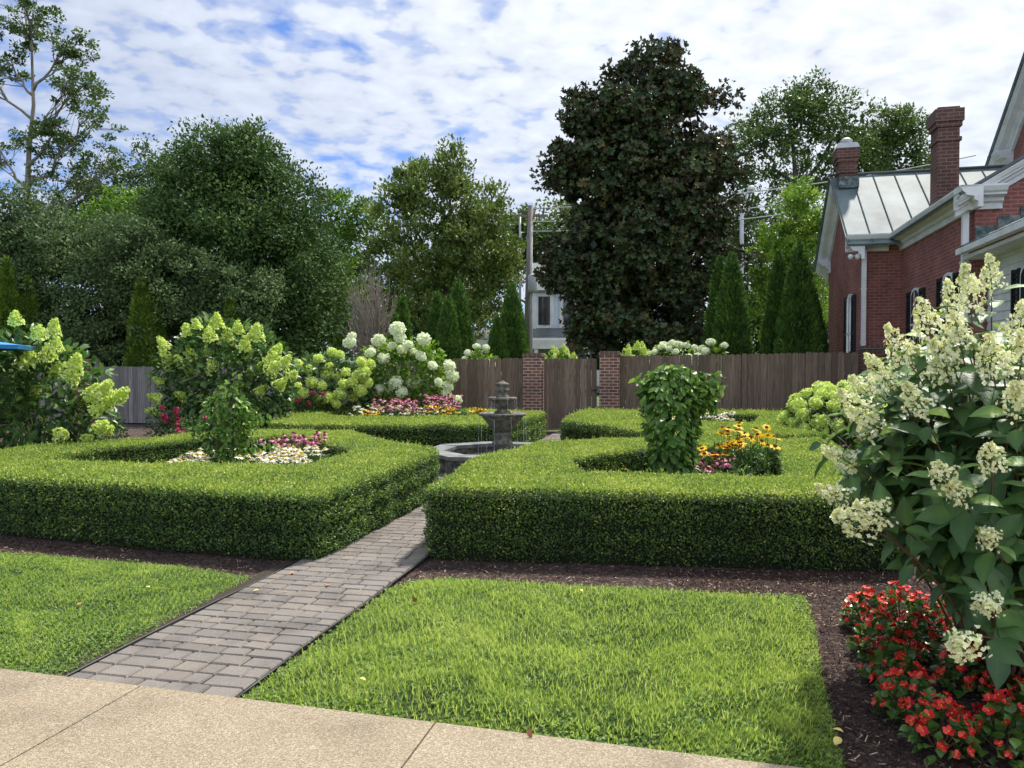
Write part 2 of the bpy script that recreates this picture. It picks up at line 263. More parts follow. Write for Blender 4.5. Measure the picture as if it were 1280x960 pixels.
# ------------------------------------------------------------------ mesh helpers
rng = np.random.default_rng(7)
def nrm(a): return a/np.maximum(np.linalg.norm(a, axis=-1, keepdims=True), 1e-9)
def PX(px, d): return (px-640)/960*d
def PZ(py, d): return EYE-(py-458)/960*d
def P3(px, py, d): return np.array([PX(px, d), d, PZ(py, d)])
def wob(x, y, s=1.0, seed=0):
    return (np.sin(x*1.7*s+seed)+np.sin(y*2.3*s+1.3*seed+.5)+np.sin((x+y)*3.1*s+2*seed)*.6+np.sin((x-y)*4.7*s+seed*.7)*.45)/3.05
class Acc:
    def __init__(s): s.v = []; s.f = []; s.a = []; s.m = []; s.n = 0
    def raw(s, verts, faces, vv=0.5, mi=0):
        verts = np.asarray(verts, float).reshape(-1, 3)
        for f in faces: s.f.append(([len(f)], np.array([f])+s.n)); s.m.append(np.array([mi]))
        s.v.append(verts); s.a.append(np.full(len(verts), vv)); s.n += len(verts)
        return s
    def scatter(s, T, faces, P, A, S, Nn, L, W, H=None, v=.5, mi=0, tv=None):
        T = np.asarray(T, float); n = len(P); k = len(T)
        if n == 0: return s
        L = np.broadcast_to(L, n)[:, None, None]; W = np.broadcast_to(W, n)[:, None, None]
        H = W if H is None else np.broadcast_to(H, n)[:, None, None]
        X = P[:, None, :]+T[None, :, 0:1]*L*A[:, None, :]+T[None, :, 1:2]*W*S[:, None, :]+T[None, :, 2:3]*H*Nn[:, None, :]
        s.v.append(X.reshape(-1, 3)); s.a.append(np.repeat(np.broadcast_to(v, n), k)+(np.tile(tv, n) if tv is not None else 0))
        base = (np.arange(n)*k)[:, None]+s.n
        for f in faces:
            s.f.append(([len(f)]*n, base+np.array(f)[None, :])); s.m.append(np.full(n, mi))
        s.n += n*k; return s
    def box(s, c, d, mi=0, v=.5, rot=0):
        x, y, z = d[0]/2, d[1]/2, d[2]/2
        V = np.array([(sx*x, sy*y, sz*z) for sz in (-1, 1) for sy in (-1, 1) for sx in (-1, 1)])
        if rot: cr, sr = math.cos(rot), math.sin(rot); V = V@np.array([[cr, sr, 0], [-sr, cr, 0], [0, 0, 1]])
        return s.raw(V+np.array(c), [(0, 2, 3, 1), (4, 5, 7, 6), (0, 1, 5, 4), (2, 6, 7, 3), (0, 4, 6, 2), (1, 3, 7, 5)], v, mi)
    def tube(s, pts, rad, n=6, mi=0, v=.5, cap=True):
        pts = np.asarray(pts, float); k = len(pts); rad = np.broadcast_to(rad, k)
        t = np.gradient(pts, axis=0); t = nrm(t)
        ref = np.array([0, 0, 1.0]) if abs(t[0][2]) < .9 else np.array([1.0, 0, 0])
        a = nrm(np.cross(t, ref)); b = np.cross(t, a); ang = np.arange(n)*2*np.pi/n
        V = pts[:, None, :]+rad[:, None, None]*(np.cos(ang)[None, :, None]*a[:, None, :]+np.sin(ang)[None, :, None]*b[:, None, :])
        i = np.arange(k-1)[:, None]*n; j = np.arange(n)[None, :]; j2 = (j+1) % n
        F = np.stack([i+j, i+j2, i+n+j2, i+n+j], -1).reshape(-1, 4)
        s.f.append(([4]*len(F), F+s.n)); s.m.append(np.full(len(F), mi))
        if cap:
            s.f.append(([n], np.arange(n)[None, ::-1]+s.n)); s.f.append(([n], np.arange(n)[None, :]+s.n+(k-1)*n)); s.m += [np.array([mi])]*2
        s.v.append(V.reshape(-1, 3)); s.a.append(np.full(k*n, v)); s.n += k*n; return s
    def lathe(s, prof, c=(0, 0, 0), n=28, mi=0, v=.5):
        prof = np.asarray(prof, float); k = len(prof); ang = np.arange(n)*2*np.pi/n
        V = np.stack([prof[:, 0:1]*np.cos(ang)+c[0], prof[:, 0:1]*np.sin(ang)+c[1], np.repeat(prof[:, 1:2], n, 1)+c[2]], -1)
        i = np.arange(k-1)[:, None]*n; j = np.arange(n)[None, :]; j2 = (j+1) % n
        F = np.stack([i+j, i+j2, i+n+j2, i+n+j], -1).reshape(-1, 4)
        s.f.append(([4]*len(F), F+s.n)); s.m.append(np.full(len(F), mi)); s.v.append(V.reshape(-1, 3)); s.a.append(np.full(k*n, v)); s.n += k*n; return s
    def prism(s, poly, z0, z1, mi=0, v=.5):
        n = len(poly); V = [(x, y, z0) for x, y in poly]+[(x, y, z1) for x, y in poly]
        F = [tuple(range(n, 2*n)), tuple(range(n-1, -1, -1))]+[(i, (i+1) % n, (i+1) % n+n, i+n) for i in range(n)]
        return s.raw(V, F, v, mi)
    def mesh(s, name, mats, smooth=False):
        me = bpy.data.meshes.new(name)
        if s.n == 0: return me
        V = np.concatenate(s.v).astype(np.float32); tot = np.concatenate([np.asarray(x[0], int) for x in s.f]); idx = np.concatenate([x[1].ravel() for x in s.f]).astype(np.int32)
        me.vertices.add(len(V)); me.vertices.foreach_set('co', V.ravel())
        me.loops.add(len(idx)); me.loops.foreach_set('vertex_index', idx)
        me.polygons.add(len(tot)); st = np.concatenate([[0], np.cumsum(tot)[:-1]]).astype(np.int32); me.polygons.foreach_set('loop_start', st)
        me.polygons.foreach_set('material_index', np.concatenate(s.m).astype(np.int32))
        if smooth: me.polygons.foreach_set('use_smooth', np.ones(len(tot), bool))
        else: me.polygons.foreach_set('use_smooth', np.zeros(len(tot), bool))
        at = me.attributes.new('v', 'FLOAT', 'POINT'); at.data.foreach_set('value', np.concatenate(s.a).astype(np.float32))
        for m in (mats if isinstance(mats, (list, tuple)) else [mats]): me.materials.append(m)
        me.update(calc_edges=True); return me
    def obj(s, name, mats, parent=None, smooth=False, loc=None):
        return link(name, s.mesh(name, mats, smooth), parent, loc)
def link(name, me, parent=None, loc=None, rot=None, scale=None):
    o = bpy.data.objects.new(name, me); COL.objects.link(o)
    if parent is not None: o.parent = parent
    if loc is not None: o.location = tuple(float(x) for x in loc)
    if rot is not None: o.rotation_euler = rot
    if scale is not None: o.scale = scale if hasattr(scale, '__len__') else (scale,)*3
    return o
def tag(o, label=None, cat=None, group=None, kind=None):
    if label: o['label'] = label
    if cat: o['category'] = cat
    if group: o['group'] = group
    if kind: o['kind'] = kind
    return o
def thing(name, label, cat, loc=(0, 0, 0), rz=0, group=None):
    o = bpy.data.objects.new(name, None); COL.objects.link(o); o.empty_display_size = .1
    o.location = tuple(float(x) for x in loc); o.rotation_euler = (0, 0, rz); return tag(o, label, cat, group)
def frames(A, n):
    A = nrm(A); S = nrm(np.cross(n, A)); return A, S, np.cross(A, S)
def rdir(n, r=rng): return nrm(r.normal(size=(n, 3)))
OVAL = ([(0, 0, 0), (.32, .42, .08), (.76, .36, .05), (1, 0, -.03), (.76, -.36, .05), (.32, -.42, .08)], [(0, 5, 4, 3), (0, 3, 2, 1)])
DIA = ([(0, 0, 0), (.45, .5, .12), (1, 0, 0), (.45, -.5, .12)], [(0, 3, 2, 1)])
LEAF = ([(0, 0, 0), (.28, .42, .12), (.68, .40, .08), (1, 0, -.16), (.68, -.40, .08), (.28, -.42, .12), (.5, 0, -.04)], [(0, 6, 2, 1), (6, 3, 2), (0, 5, 4, 6), (6, 4, 3)])
BIG = ([(0, 0, 0), (.22, 0, .02), (.5, 0, .0), (.78, 0, -.08), (1.04, 0, -.22), (.12, .26, .05), (.32, .46, .12), (.58, .45, .10), (.82, .24, .0),
        (.12, -.26, .05), (.32, -.46, .12), (.58, -.45, .10), (.82, -.24, .0)],
       [(0, 1, 6, 5), (1, 2, 7, 6), (2, 3, 8, 7), (3, 4, 8), (0, 9, 10, 1), (1, 10, 11, 2), (2, 11, 12, 3), (3, 12, 4)])
BLADE = ([(0, .5, 0), (0, -.5, 0), (.5, .42, .06), (.5, -.42, .06), (1, 0, .30)], [(0, 1, 3, 2), (2, 3, 4)])
CHIP = ([(0, .5, 0), (0, -.5, 0), (1, .4, .15), (1, -.35, .1)], [(0, 1, 3, 2)])

# ------------------------------------------------------------------ setting: ground, lawns, path, pavement
TH = R(12.8); VV = np.array([math.sin(TH), math.cos(TH)]); UU = np.array([math.cos(TH), -math.sin(TH)])
PC = np.array([-1.27, 6.0])              # a point on the garden path's axis
def sheet(name, poly, z, m, kind='structure', z0=None):
    a = Acc()
    if z0 is None: a.raw([(x, y, z) for x, y in poly], [tuple(range(len(poly)))])
    else: a.prism(poly, z0, z)
    o = a.obj(name, m); tag(o, kind=kind); return o
sheet('ground', [(-600, -300), (600, -300), (600, 900), (-600, 900)], -.02, M['ground'])
sheet('mulch_bed', [(-14, 2.2), (10, 2.2), (9, 17.2), (-2, 19.5), (-14, 22)], 0.0, M['mulch'])
SL = -.26
def pv(x): return 3.24+SL*x              # edge of the concrete walk
lawnR = [(-1.30, pv(-1.30)+.01), (-.86, 5.45), (-.72, 5.62), (-.45, 5.70), (.4, 5.52), (2.0, 5.22), (1.86, 4.7), (1.60, 3.95), (1.34, 3.1), (1.28, pv(1.28)+.01)]
lawnL = [(-9, 7.6), (-4.3, 6.50), (-2.6, 6.05), (-1.93, 5.72), (-2.285, pv(-2.285)+.01), (-9, pv(-9)+.01)]
sheet('lawn', lawnR, .015, M['turf']); sheet('lawn', lawnL, .015, M['turf'])
def inside(poly, x, y):
    r = np.zeros(len(x), bool); n = len(poly)
    for i in range(n):
        x1, y1 = poly[i]; x2, y2 = poly[(i+1) % n]
        c = ((y1 > y) != (y2 > y)) & (x < (x2-x1)*(y-y1)/(y2-y1+1e-12)+x1); r ^= c
    return r
def edge_dist(poly, x, y):
    d = np.full(len(x), 1e9); n = len(poly)
    for i in range(n):
        a = np.array(poly[i]); b = np.array(poly[(i+1) % n]); ab = b-a
        t = np.clip(((x-a[0])*ab[0]+(y-a[1])*ab[1])/(ab@ab+1e-12), 0, 1)
        d = np.minimum(d, np.hypot(x-a[0]-t*ab[0], y-a[1]-t*ab[1]))
    return d
def grass(poly, dens, xr, label, lmin, lmax, warm, seed):
    r = np.random.default_rng(seed); P = np.array(poly); x0, x1 = max(P[:, 0].min(), xr[0]), min(P[:, 0].max(), xr[1]); y0, y1 = P[:, 1].min(), P[:, 1].max()
    n = int((x1-x0)*(y1-y0)*dens); x = r.uniform(x0, x1, n); y = r.uniform(y0, y1, n)
    keep = inside(poly, x, y) & (wob(x, y, 9.3, seed+1)+.6*wob(x, y, 23, seed) > -1.30+.5*r.random(n)-.25) & (r.random(n) < np.clip(1.25-(y-3)*.13, .5, 1)); x, y = x[keep], y[keep]; n = len(x)
    # tufts: pull blades to clump centres
    x = x+.012*np.sin(x*160+y*40); y = y+.012*np.cos(y*150-x*30)
    wx, wy = x+.22*np.sin(y*3.1+seed)+.09*np.sin(x*7.7+y*5), y+.2*np.sin(x*3.7)+.08*np.sin(y*9-x*6)
    pat = wob(wx, wy, 1.7, seed)*.30+wob(wx, wy, 5.1, seed+3)*.32+wob(wx, wy, 13, seed+5)*.28+wob(wy, wx, 31, seed+6)*.2
    ln = r.uniform(lmin, lmax, n)*(1+.22*pat)*np.clip(.35+edge_dist(poly, x, y)*3, .4, 1)
    ln *= np.where(r.random(n) < .07, 1.5, 1); lean = .42+.35*r.random(n)
    ph = r.uniform(0, 2*np.pi, n)+.5*wob(wx, wy, 7, seed)
    A = np.stack([np.cos(ph)*lean, np.sin(ph)*lean, np.ones(n)], -1); A, S, Nn = frames(A, np.stack([np.cos(ph), np.sin(ph), np.zeros(n)], -1))
    v = np.clip(.44+warm+pat*.70+.10*np.sin(wy*9+wx*1.5)*np.sin(wx*2.3+1)+r.normal(0, .15, n), 0, .88); v = np.where(r.random(n) < .035, r.uniform(.9, 1, n), v)
    a = Acc().scatter(*BLADE, np.stack([x, y, np.full(n, .012)], -1), A, S, Nn, ln, r.uniform(.0022, .0042, n)*(1+.10*(y-3)), ln*.9, v=v)
    m = n//16; q = r.integers(0, n, m); m = len(q)
    p2 = r.normal(-1.2, .8, m); l2 = r.uniform(.15, .55, m); A2, S2, N2 = frames(np.stack([np.cos(p2)*l2, np.sin(p2)*l2, np.ones(m)], -1), np.stack([np.cos(p2), np.sin(p2), np.zeros(m)], -1))
    a.scatter(*BLADE, np.stack([x[q], y[q], np.full(m, .012)], -1), A2, S2, N2, np.where(edge_dist(poly, x[q], y[q]) < .1, .7, 1)*r.uniform(1.1, 2.0, m)*lmax, r.uniform(.0035, .0060, m), .05, v=np.clip(r.normal(.74+warm*.5, .10, m), 0, .9))
    # broad clover / weed leaves
    m = n//9; q = r.integers(0, n, m); cl = wob(wx[q], wy[q], 4.5, seed+9)+r.normal(0, .35, m) > .30; q = q[cl]; m = len(q)
    A = nrm(np.stack([r.normal(size=m), r.normal(size=m), .35+.3*r.random(m)], -1)); A, S, Nn = frames(A, np.tile([0, 0, 1.0], (m, 1)))
    a.scatter(*LEAF, np.stack([x[q], y[q], r.uniform(.02, .04, m)], -1), A, S, Nn, r.uniform(.012, .024, m), r.uniform(.010, .018, m), v=np.clip(r.normal(.45, .1, m), 0, .8))
    tag(a.obj('grass', M['grass']), label, 'grass', kind='stuff')
grass(lawnR, 42000, (-2, 2.2), 'bright yellow green grass on the lawn right of the path', .020, .044, .06, 3)
grass(lawnL, 36000, (-4.9, -1.8), 'short green grass on the lawn left of the path', .016, .032, -.06, 11)

# concrete walk in slabs with tooled joints
e1 = nrm(np.array([1.0, SL])); e2 = np.array([-.245, -1.0])
slabx = [-9.4, -7.9, -6.4, -4.85, -3.32, -1.81, -.335, 1.14, 2.62, 4.1, 5.6]
a = Acc()
for x0, x1 in zip(slabx[:-1], slabx[1:]):
    x0 += .004; x1 -= .004
    a.prism([(x1, pv(x1)), (x0, pv(x0)), (x0+e2[0]*4.6, pv(x0)+e2[1]*4.6), (x1+e2[0]*4.6, pv(x1)+e2[1]*4.6)], -.015, .043)
tag(a.obj('pavement', M['aggregate']), kind='structure')
# block-paved path and fountain court
def in_path(x, y):
    q = np.stack([x-PC[0], y-PC[1]], -1); u = q@UU; v = q@VV
    return ((np.abs(u) < .475) & (v < 13.2)) | (np.hypot(x+.15, y-12.0) < 2.25)
a = Acc(); r = np.random.default_rng(5); pv_list = []
v0 = -3.1
while v0 < 13.2:
    rh = .128 if r.random() < .7 else .105
    u0 = -.475 if (v0 < 3.6 or v0 > 8.4) else -2.6; uend = .475 if (v0 < 3.6 or v0 > 8.4) else 2.6; off = r.random()*.1
    while u0 < uend-.02:
        wd = [.112, .15, .18][r.integers(0, 3)]-(off if u0 == -2.6 else 0)
        if uend-u0-wd < .08: wd = uend-u0
        cu, cv = u0+wd/2, v0+rh/2; c = PC+UU*cu+VV*cv
        okc = abs(cu) < .475 or math.hypot(c[0]+.15, c[1]-12.0) < 2.3
        if okc and c[1] > pv(c[0])-.3: pv_list.append((c[0], c[1], wd, rh))
        u0 += wd
    v0 += rh
pvn = np.array(pv_list); n = len(pvn)
PT = [(-.5, -.5, 0), (.5, -.5, 0), (.5, .5, 0), (-.5, .5, 0), (-.5, -.5, .8), (.5, -.5, .8), (.5, .5, .8), (-.5, .5, .8), (-.45, -.43, 1), (.45, -.44, 1), (.44, .45, 1), (-.45, .44, 1)]
PF = [(0, 1, 5, 4), (1, 2, 6, 5), (2, 3, 7, 6), (3, 0, 4, 7), (4, 5, 9, 8), (5, 6, 10, 9), (6, 7, 11, 10), (7, 4, 8, 11), (8, 9, 10, 11)]
tl = r.normal(0, .006, (n, 2)); U3 = np.tile([UU[0], UU[1], 0], (n, 1)); V3 = np.tile([VV[0], VV[1], 0], (n, 1)); U3[:, 2] = tl[:, 0]; V3[:, 2] = tl[:, 1]
rot = r.normal(0, .022, n)[:, None]; A3 = nrm(U3+V3*rot); S3 = nrm(V3-U3*rot); cl = (np.arange(n) >= 0)
keep = pvn[:, 1] > -5
pvn, A3, S3 = pvn[keep], A3[keep], S3[keep]; n = len(pvn)
a.scatter(PT, PF, np.stack([pvn[:, 0], pvn[:, 1], np.full(n, -.01)+r.normal(0, .0012, n)], -1), A3, S3, np.tile([0, 0, 1.0], (n, 1)), pvn[:, 2]-r.uniform(.006, .012, n), pvn[:, 3]-r.uniform(.006, .012, n), .044, v=r.random(n))
tag(a.obj('path', M['paver']), kind='structure')
pa = [PC-UU*.485-VV*3.0, PC+UU*.485-VV*3.0, PC+UU*.485+VV*13, PC-UU*.485+VV*13]
pa[0][1] = max(pa[0][1], pv(pa[0][0])); 
tag(sheet('path_bed', [tuple(p) for p in pa], .018, M['soil']), kind='structure')
sheet('court_bed', [(-.15+2.3*math.cos(t), 12.0+2.3*math.sin(t)) for t in np.linspace(0, 2*np.pi, 40, endpoint=False)], .014, M['soil'])
for s_, lab in ((-1, 'black plastic edging along the left side of the path'), (1, 'black plastic edging along the right side of the path')):
    pts = []
    for vv in np.linspace(-2.75 if s_ < 0 else -2.42, 2.2 if s_ > 0 else .6, 14):
        p = PC+UU*s_*(.492+.004*math.sin(vv*5))+VV*vv; pts.append((p[0], p[1], .030+.006*math.sin(vv*3)))
    tag(Acc().tube(pts, .0075, 6).obj('path_edging', M['edging'], smooth=True), lab, 'edging')

# mulch chips
def chips(n, x0, x1, y0, y1, seed):
    r = np.random.default_rng(seed); x = r.uniform(x0, x1, n); y = r.uniform(y0, y1, n)
    ok = ~inside(lawnR, x, y) & ~inside(lawnL, x, y) & ~(in_path(x, y)) & (y > pv(x)+.01)
    x, y = x[ok], y[ok]; return x, y, r
a = Acc()
for (n, x0, x1, y0, y1, sz) in ((60000, -5.4, 3.4, 5.2, 7.8, 1.0), (60000, 1.2, 3.6, 2.4, 6.0, .8), (30000, -6, 6, 6.5, 17, 1.8)):
    x, y, r = chips(n, x0, x1, y0, y1, int(x0*10)+77); m = len(x)
    A = nrm(np.stack([r.normal(size=m), r.normal(size=m), r.normal(0, .28, m)], -1)); A, S, Nn = frames(A, nrm(np.stack([r.normal(0, .35, m), r.normal(0, .35, m), np.ones(m)], -1)))
    v = np.clip(r.beta(2, 2.6, m)*.85, 0, .85); v = np.where(r.random(m) < .045, 1.0, v)
    a.scatter(*CHIP, np.stack([x, y, r.uniform(.002, .014, m)], -1), A, S, Nn, r.gamma(3, .006, m)*sz+.006, r.uniform(.003, .008, m)*sz, v=v)
tag(a.obj('mulch', M['chip']), 'dark brown shredded mulch around the hedges', 'mulch', kind='stuff')

# ------------------------------------------------------------------ clipped hedges
def chaikin(p, it=2, q=.2):
    p = np.array(p, float)
    for _ in range(it):
        nx = np.roll(p, -1, 0); a_ = p*(1-q)+nx*q; b_ = p*q+nx*(1-q); p = np.stack([a_, b_], 1).reshape(-1, 2)
    return p
def orient(p, ccw=True):
    ar = sum(p[i][0]*p[(i+1) % len(p)][1]-p[(i+1) % len(p)][0]*p[i][1] for i in range(len(p)))
    return p if (ar > 0) == ccw else p[::-1]
def inset(p, d):
    e = np.roll(p, -1, 0)-p; nn = nrm(np.stack([-e[:, 1], e[:, 0]], -1)); vn = nrm(nn+np.roll(nn, 1, 0)); return p+vn*d
def hedge(label, outer, hole, H, dens, ls, seed, cat='hedge'):
    r = np.random.default_rng(seed)
    o = orient(chaikin(outer, 2, .035)); h = orient(chaikin(hole, 2, .06), False)
    hf = lambda x, y: H+.028*wob(x, y, 1.3, seed)+.010*wob(x, y, 5, seed+2)
    acc = Acc()
    # body
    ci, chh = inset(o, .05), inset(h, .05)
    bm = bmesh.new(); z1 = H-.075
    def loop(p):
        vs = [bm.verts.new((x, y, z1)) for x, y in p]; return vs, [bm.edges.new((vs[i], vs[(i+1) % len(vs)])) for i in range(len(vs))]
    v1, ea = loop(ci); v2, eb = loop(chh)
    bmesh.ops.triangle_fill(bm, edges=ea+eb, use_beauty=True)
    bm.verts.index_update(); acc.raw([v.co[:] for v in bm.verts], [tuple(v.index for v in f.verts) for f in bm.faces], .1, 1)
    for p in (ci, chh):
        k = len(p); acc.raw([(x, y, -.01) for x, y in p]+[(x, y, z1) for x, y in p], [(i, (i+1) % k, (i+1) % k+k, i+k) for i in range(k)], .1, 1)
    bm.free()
    # top leaves: paler new growth, plus sunlit brightness put into the leaf colour
    lo, hi = o.min(0), o.max(0); n = int((hi-lo).prod()*dens*1.25); x = r.uniform(lo[0], hi[0], n); y = r.uniform(lo[1], hi[1], n)
    ok = inside(o.tolist(), x, y) & ~inside(h.tolist(), x, y); x, y = x[ok], y[ok]; n = len(x)
    d = np.minimum(edge_dist(o.tolist(), x, y), edge_dist(h.tolist(), x, y)); rr = .055; q = np.clip(rr-d, 0, rr)
    dep = r.random(n)**2*.05
    z = hf(x, y)-(rr-np.sqrt(rr*rr-q*q))-dep
    A = np.stack([r.normal(0, .8, n), r.normal(0, .8, n), .45+.7*r.random(n)], -1); nn = nrm(np.stack([r.normal(0, .55, n), r.normal(0, .55, n), np.full(n, .9)], -1))
    A, S, Nn = frames(A, nn)
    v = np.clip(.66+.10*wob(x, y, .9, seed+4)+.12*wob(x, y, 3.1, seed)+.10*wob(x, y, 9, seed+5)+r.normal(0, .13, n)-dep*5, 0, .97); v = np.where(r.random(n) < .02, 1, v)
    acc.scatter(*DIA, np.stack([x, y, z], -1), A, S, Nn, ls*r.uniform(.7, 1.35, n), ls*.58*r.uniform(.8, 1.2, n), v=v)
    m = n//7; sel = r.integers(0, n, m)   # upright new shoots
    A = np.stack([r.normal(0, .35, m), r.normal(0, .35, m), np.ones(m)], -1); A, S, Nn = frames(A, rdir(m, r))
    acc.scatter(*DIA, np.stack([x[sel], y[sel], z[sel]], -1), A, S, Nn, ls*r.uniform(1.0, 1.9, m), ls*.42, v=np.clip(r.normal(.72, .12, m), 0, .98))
    m = int(n*.012); sel = r.integers(0, n, m)   # stray shoots
    A = np.stack([r.normal(0, .4, m), r.normal(0, .4, m), np.ones(m)], -1)
    for q3 in np.linspace(0, 1, 5):
        A2, S, Nn = frames(nrm(A)*.6+rdir(m, r)*.7, rdir(m, r)); acc.scatter(*DIA, np.stack([x[sel], y[sel], z[sel]], -1)+nrm(A)*q3*ls*2.2, A2, S, Nn, ls*.9, ls*.5, v=np.clip(r.normal(.75, .12, m), 0, .98))
    # side leaves
    for p in (o, h):
        e = np.roll(p, -1, 0)-p; ln = np.hypot(e[:, 0], e[:, 1]); tot = ln.sum(); m = int(tot*H*dens*1.25)
        i = r.choice(len(p), m, p=ln/tot); t = r.random(m)
        en = nrm(np.stack([e[:, 1], -e[:, 0]], -1)); vn = nrm(en+np.roll(en, 1, 0)); vn2 = np.roll(vn, -1, 0)
        nr = nrm(vn[i]*(1-t[:, None])+vn2[i]*t[:, None]); b = p[i]+e[i]*t[:, None]
        zz = r.random(m)**.9*(H-.03); dep = r.random(m)**1.6*.05
        lump = .028*wob(b[:, 0]*1.0+b[:, 1], zz*3, 4, seed)+.020*wob(b[:, 0]-b[:, 1], zz*2, 9, seed+1)
        rr = .055; q = np.clip(zz-(H-rr), 0, rr); off = lump-dep-(rr-np.sqrt(rr*rr-q*q))-np.clip(.10-zz, 0, .1)*.35
        P = np.stack([b[:, 0]+nr[:, 0]*off, b[:, 1]+nr[:, 1]*off, zz], -1)
        n3 = np.concatenate([nr, np.full((m, 1), .35)], 1)
        A = nrm(n3*.55+r.normal(0, .7, (m, 3))+np.array([0, 0, .2])); A, S, Nn = frames(A, nrm(n3+r.normal(0, .6, (m, 3))))
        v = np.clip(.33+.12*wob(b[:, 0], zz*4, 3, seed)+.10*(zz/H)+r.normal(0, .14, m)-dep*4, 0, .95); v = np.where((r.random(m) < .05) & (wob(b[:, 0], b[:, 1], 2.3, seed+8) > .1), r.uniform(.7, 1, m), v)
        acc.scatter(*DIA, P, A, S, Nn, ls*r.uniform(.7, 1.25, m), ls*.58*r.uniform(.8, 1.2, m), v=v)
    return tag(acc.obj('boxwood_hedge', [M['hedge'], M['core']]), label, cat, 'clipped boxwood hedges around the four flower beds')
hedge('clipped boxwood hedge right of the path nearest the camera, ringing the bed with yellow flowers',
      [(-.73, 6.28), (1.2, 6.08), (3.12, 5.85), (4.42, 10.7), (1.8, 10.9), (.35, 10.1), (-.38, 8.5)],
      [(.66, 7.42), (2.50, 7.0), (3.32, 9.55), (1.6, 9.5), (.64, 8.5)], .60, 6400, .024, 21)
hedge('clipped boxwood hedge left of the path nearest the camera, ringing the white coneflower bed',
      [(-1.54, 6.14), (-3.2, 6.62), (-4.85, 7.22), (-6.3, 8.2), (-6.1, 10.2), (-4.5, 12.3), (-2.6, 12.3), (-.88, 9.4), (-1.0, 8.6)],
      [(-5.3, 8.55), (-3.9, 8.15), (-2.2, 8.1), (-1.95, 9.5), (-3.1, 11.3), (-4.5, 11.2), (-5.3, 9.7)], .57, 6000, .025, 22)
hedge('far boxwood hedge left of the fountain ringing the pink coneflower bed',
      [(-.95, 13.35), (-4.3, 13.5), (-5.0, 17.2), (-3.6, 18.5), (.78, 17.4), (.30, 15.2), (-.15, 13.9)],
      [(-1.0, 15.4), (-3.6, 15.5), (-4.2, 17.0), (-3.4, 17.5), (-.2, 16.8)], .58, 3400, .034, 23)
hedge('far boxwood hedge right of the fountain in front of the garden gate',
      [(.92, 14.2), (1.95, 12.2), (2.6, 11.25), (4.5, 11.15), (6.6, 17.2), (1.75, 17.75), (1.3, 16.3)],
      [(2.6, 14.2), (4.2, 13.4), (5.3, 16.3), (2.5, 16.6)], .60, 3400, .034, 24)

# ------------------------------------------------------------------ stone fountain
f = thing('fountain', 'tiered grey stone fountain with trickling water in an octagonal stone pool', 'fountain', (-.15, 12.0, 0))
def octo(rad, ph=TH): return [(rad*math.cos(-ph+R(22.5)+i*math.pi/4), rad*math.sin(-ph+R(22.5)+i*math.pi/4)) for i in range(8)]
def ring(acc, r0, r1, z0, z1, v=.5):
    o_, i_ = octo(r1), octo(r0); V = [(x, y, z) for p in (o_, i_) for z in (z0, z1) for x, y in p]
    F = []
    for k in range(8):
        j = (k+1) % 8; F += [(k, j, 8+j, 8+k), (16+j, 16+k, 24+k, 24+j), (8+k, 8+j, 24+j, 24+k), (j, k, 16+k, 16+j)]
    acc.raw(V, F, v)
ac = Acc(); ring(ac, 1.0, 1.17, 0, .25); ac.obj('pool_wall', M['rubble'], f)
ac = Acc()
oo, ii = octo(1.28), octo(.92)
for k in range(8):
    j = (k+1) % 8; g = .006
    a1, b1 = np.array(oo[k]), np.array(oo[j]); a2, b2 = np.array(ii[k]), np.array(ii[j]); t = g
    poly = [a1+(b1-a1)*t, b1-(b1-a1)*t, b2-(b2-a2)*t, a2+(b2-a2)*t]; ac.prism([tuple(p) for p in poly], .252, .300+.004*(k % 3))
ac.obj('coping', M['coping'], f)
Acc().raw([(x, y, .16) for x, y in octo(.98)], [tuple(range(8))]).obj('pool_water', M['water'], f)
ac = Acc().lathe([(0, .02), (.24, .02), (.24, .17), (.20, .20), (.17, .24), (.145, .30), (.14, .36), (.165, .385), (.165, .41), (.13, .44), (.12, .50), (.15, .53), (.15, .56), (.11, .575), (0, .575)], n=32)
ac.obj('pedestal', M['stone'], f, True)
# fluted big bowl
def bowl(acc, zr, rim, depth, foot, n=40):
    acc.lathe([(foot, zr-depth), (foot*1.05, zr-depth*.88), (foot*1.5, zr-depth*.80), (rim*.62, zr-depth*.56), (rim*.82, zr-depth*.30), (rim*.93, zr-depth*.13), (rim*.96, zr-.040), (rim*1.02, zr-.034), (rim*1.045, zr-.016), (rim*1.03, zr+.002), (rim*.96, zr+.006), (rim*.90, zr-.012), (rim*.5, zr-.05), (0, zr-.06)], n=n)
ac = Acc(); bowl(ac, .87, .36, .31, .11, 48); ac.obj('lower_bowl', M['stone'], f, True)
ac = Acc().lathe([(.10, .80), (.14, .86), (.12, .90), (.085, .92), (.085, .945), (.11, .96), (.05, .97)], n=24)
ac.obj('column', M['stone'], f, True)
ac = Acc(); bowl(ac, 1.115, .215, .17, .09, 40); ac.obj('upper_bowl', M['stone'], f, True)
ac = Acc().lathe([(0, 1.06), (.10, 1.06), (.105, 1.13), (.08, 1.15), (.075, 1.17), (.085, 1.20), (.09, 1.27), (.075, 1.29), (.09, 1.30), (.105, 1.315), (.10, 1.335), (.06, 1.35), (.035, 1.36), (.03, 1.375), (0, 1.38)], n=24)
for k in range(4):
    an = k*math.pi/2+.5; ac.box((.095*math.cos(an), .095*math.sin(an), 1.23), (.045, .045, .05), rot=an)
ac.obj('finial', M['stone'], f, True)
Acc().lathe([(0, .855), (.335, .855)], n=24).obj('bowl_water', M['water'], f); Acc().lathe([(0, 1.10), (.195, 1.10)], n=24).obj('bowl_water', M['water'], f)
r = np.random.default_rng(2)
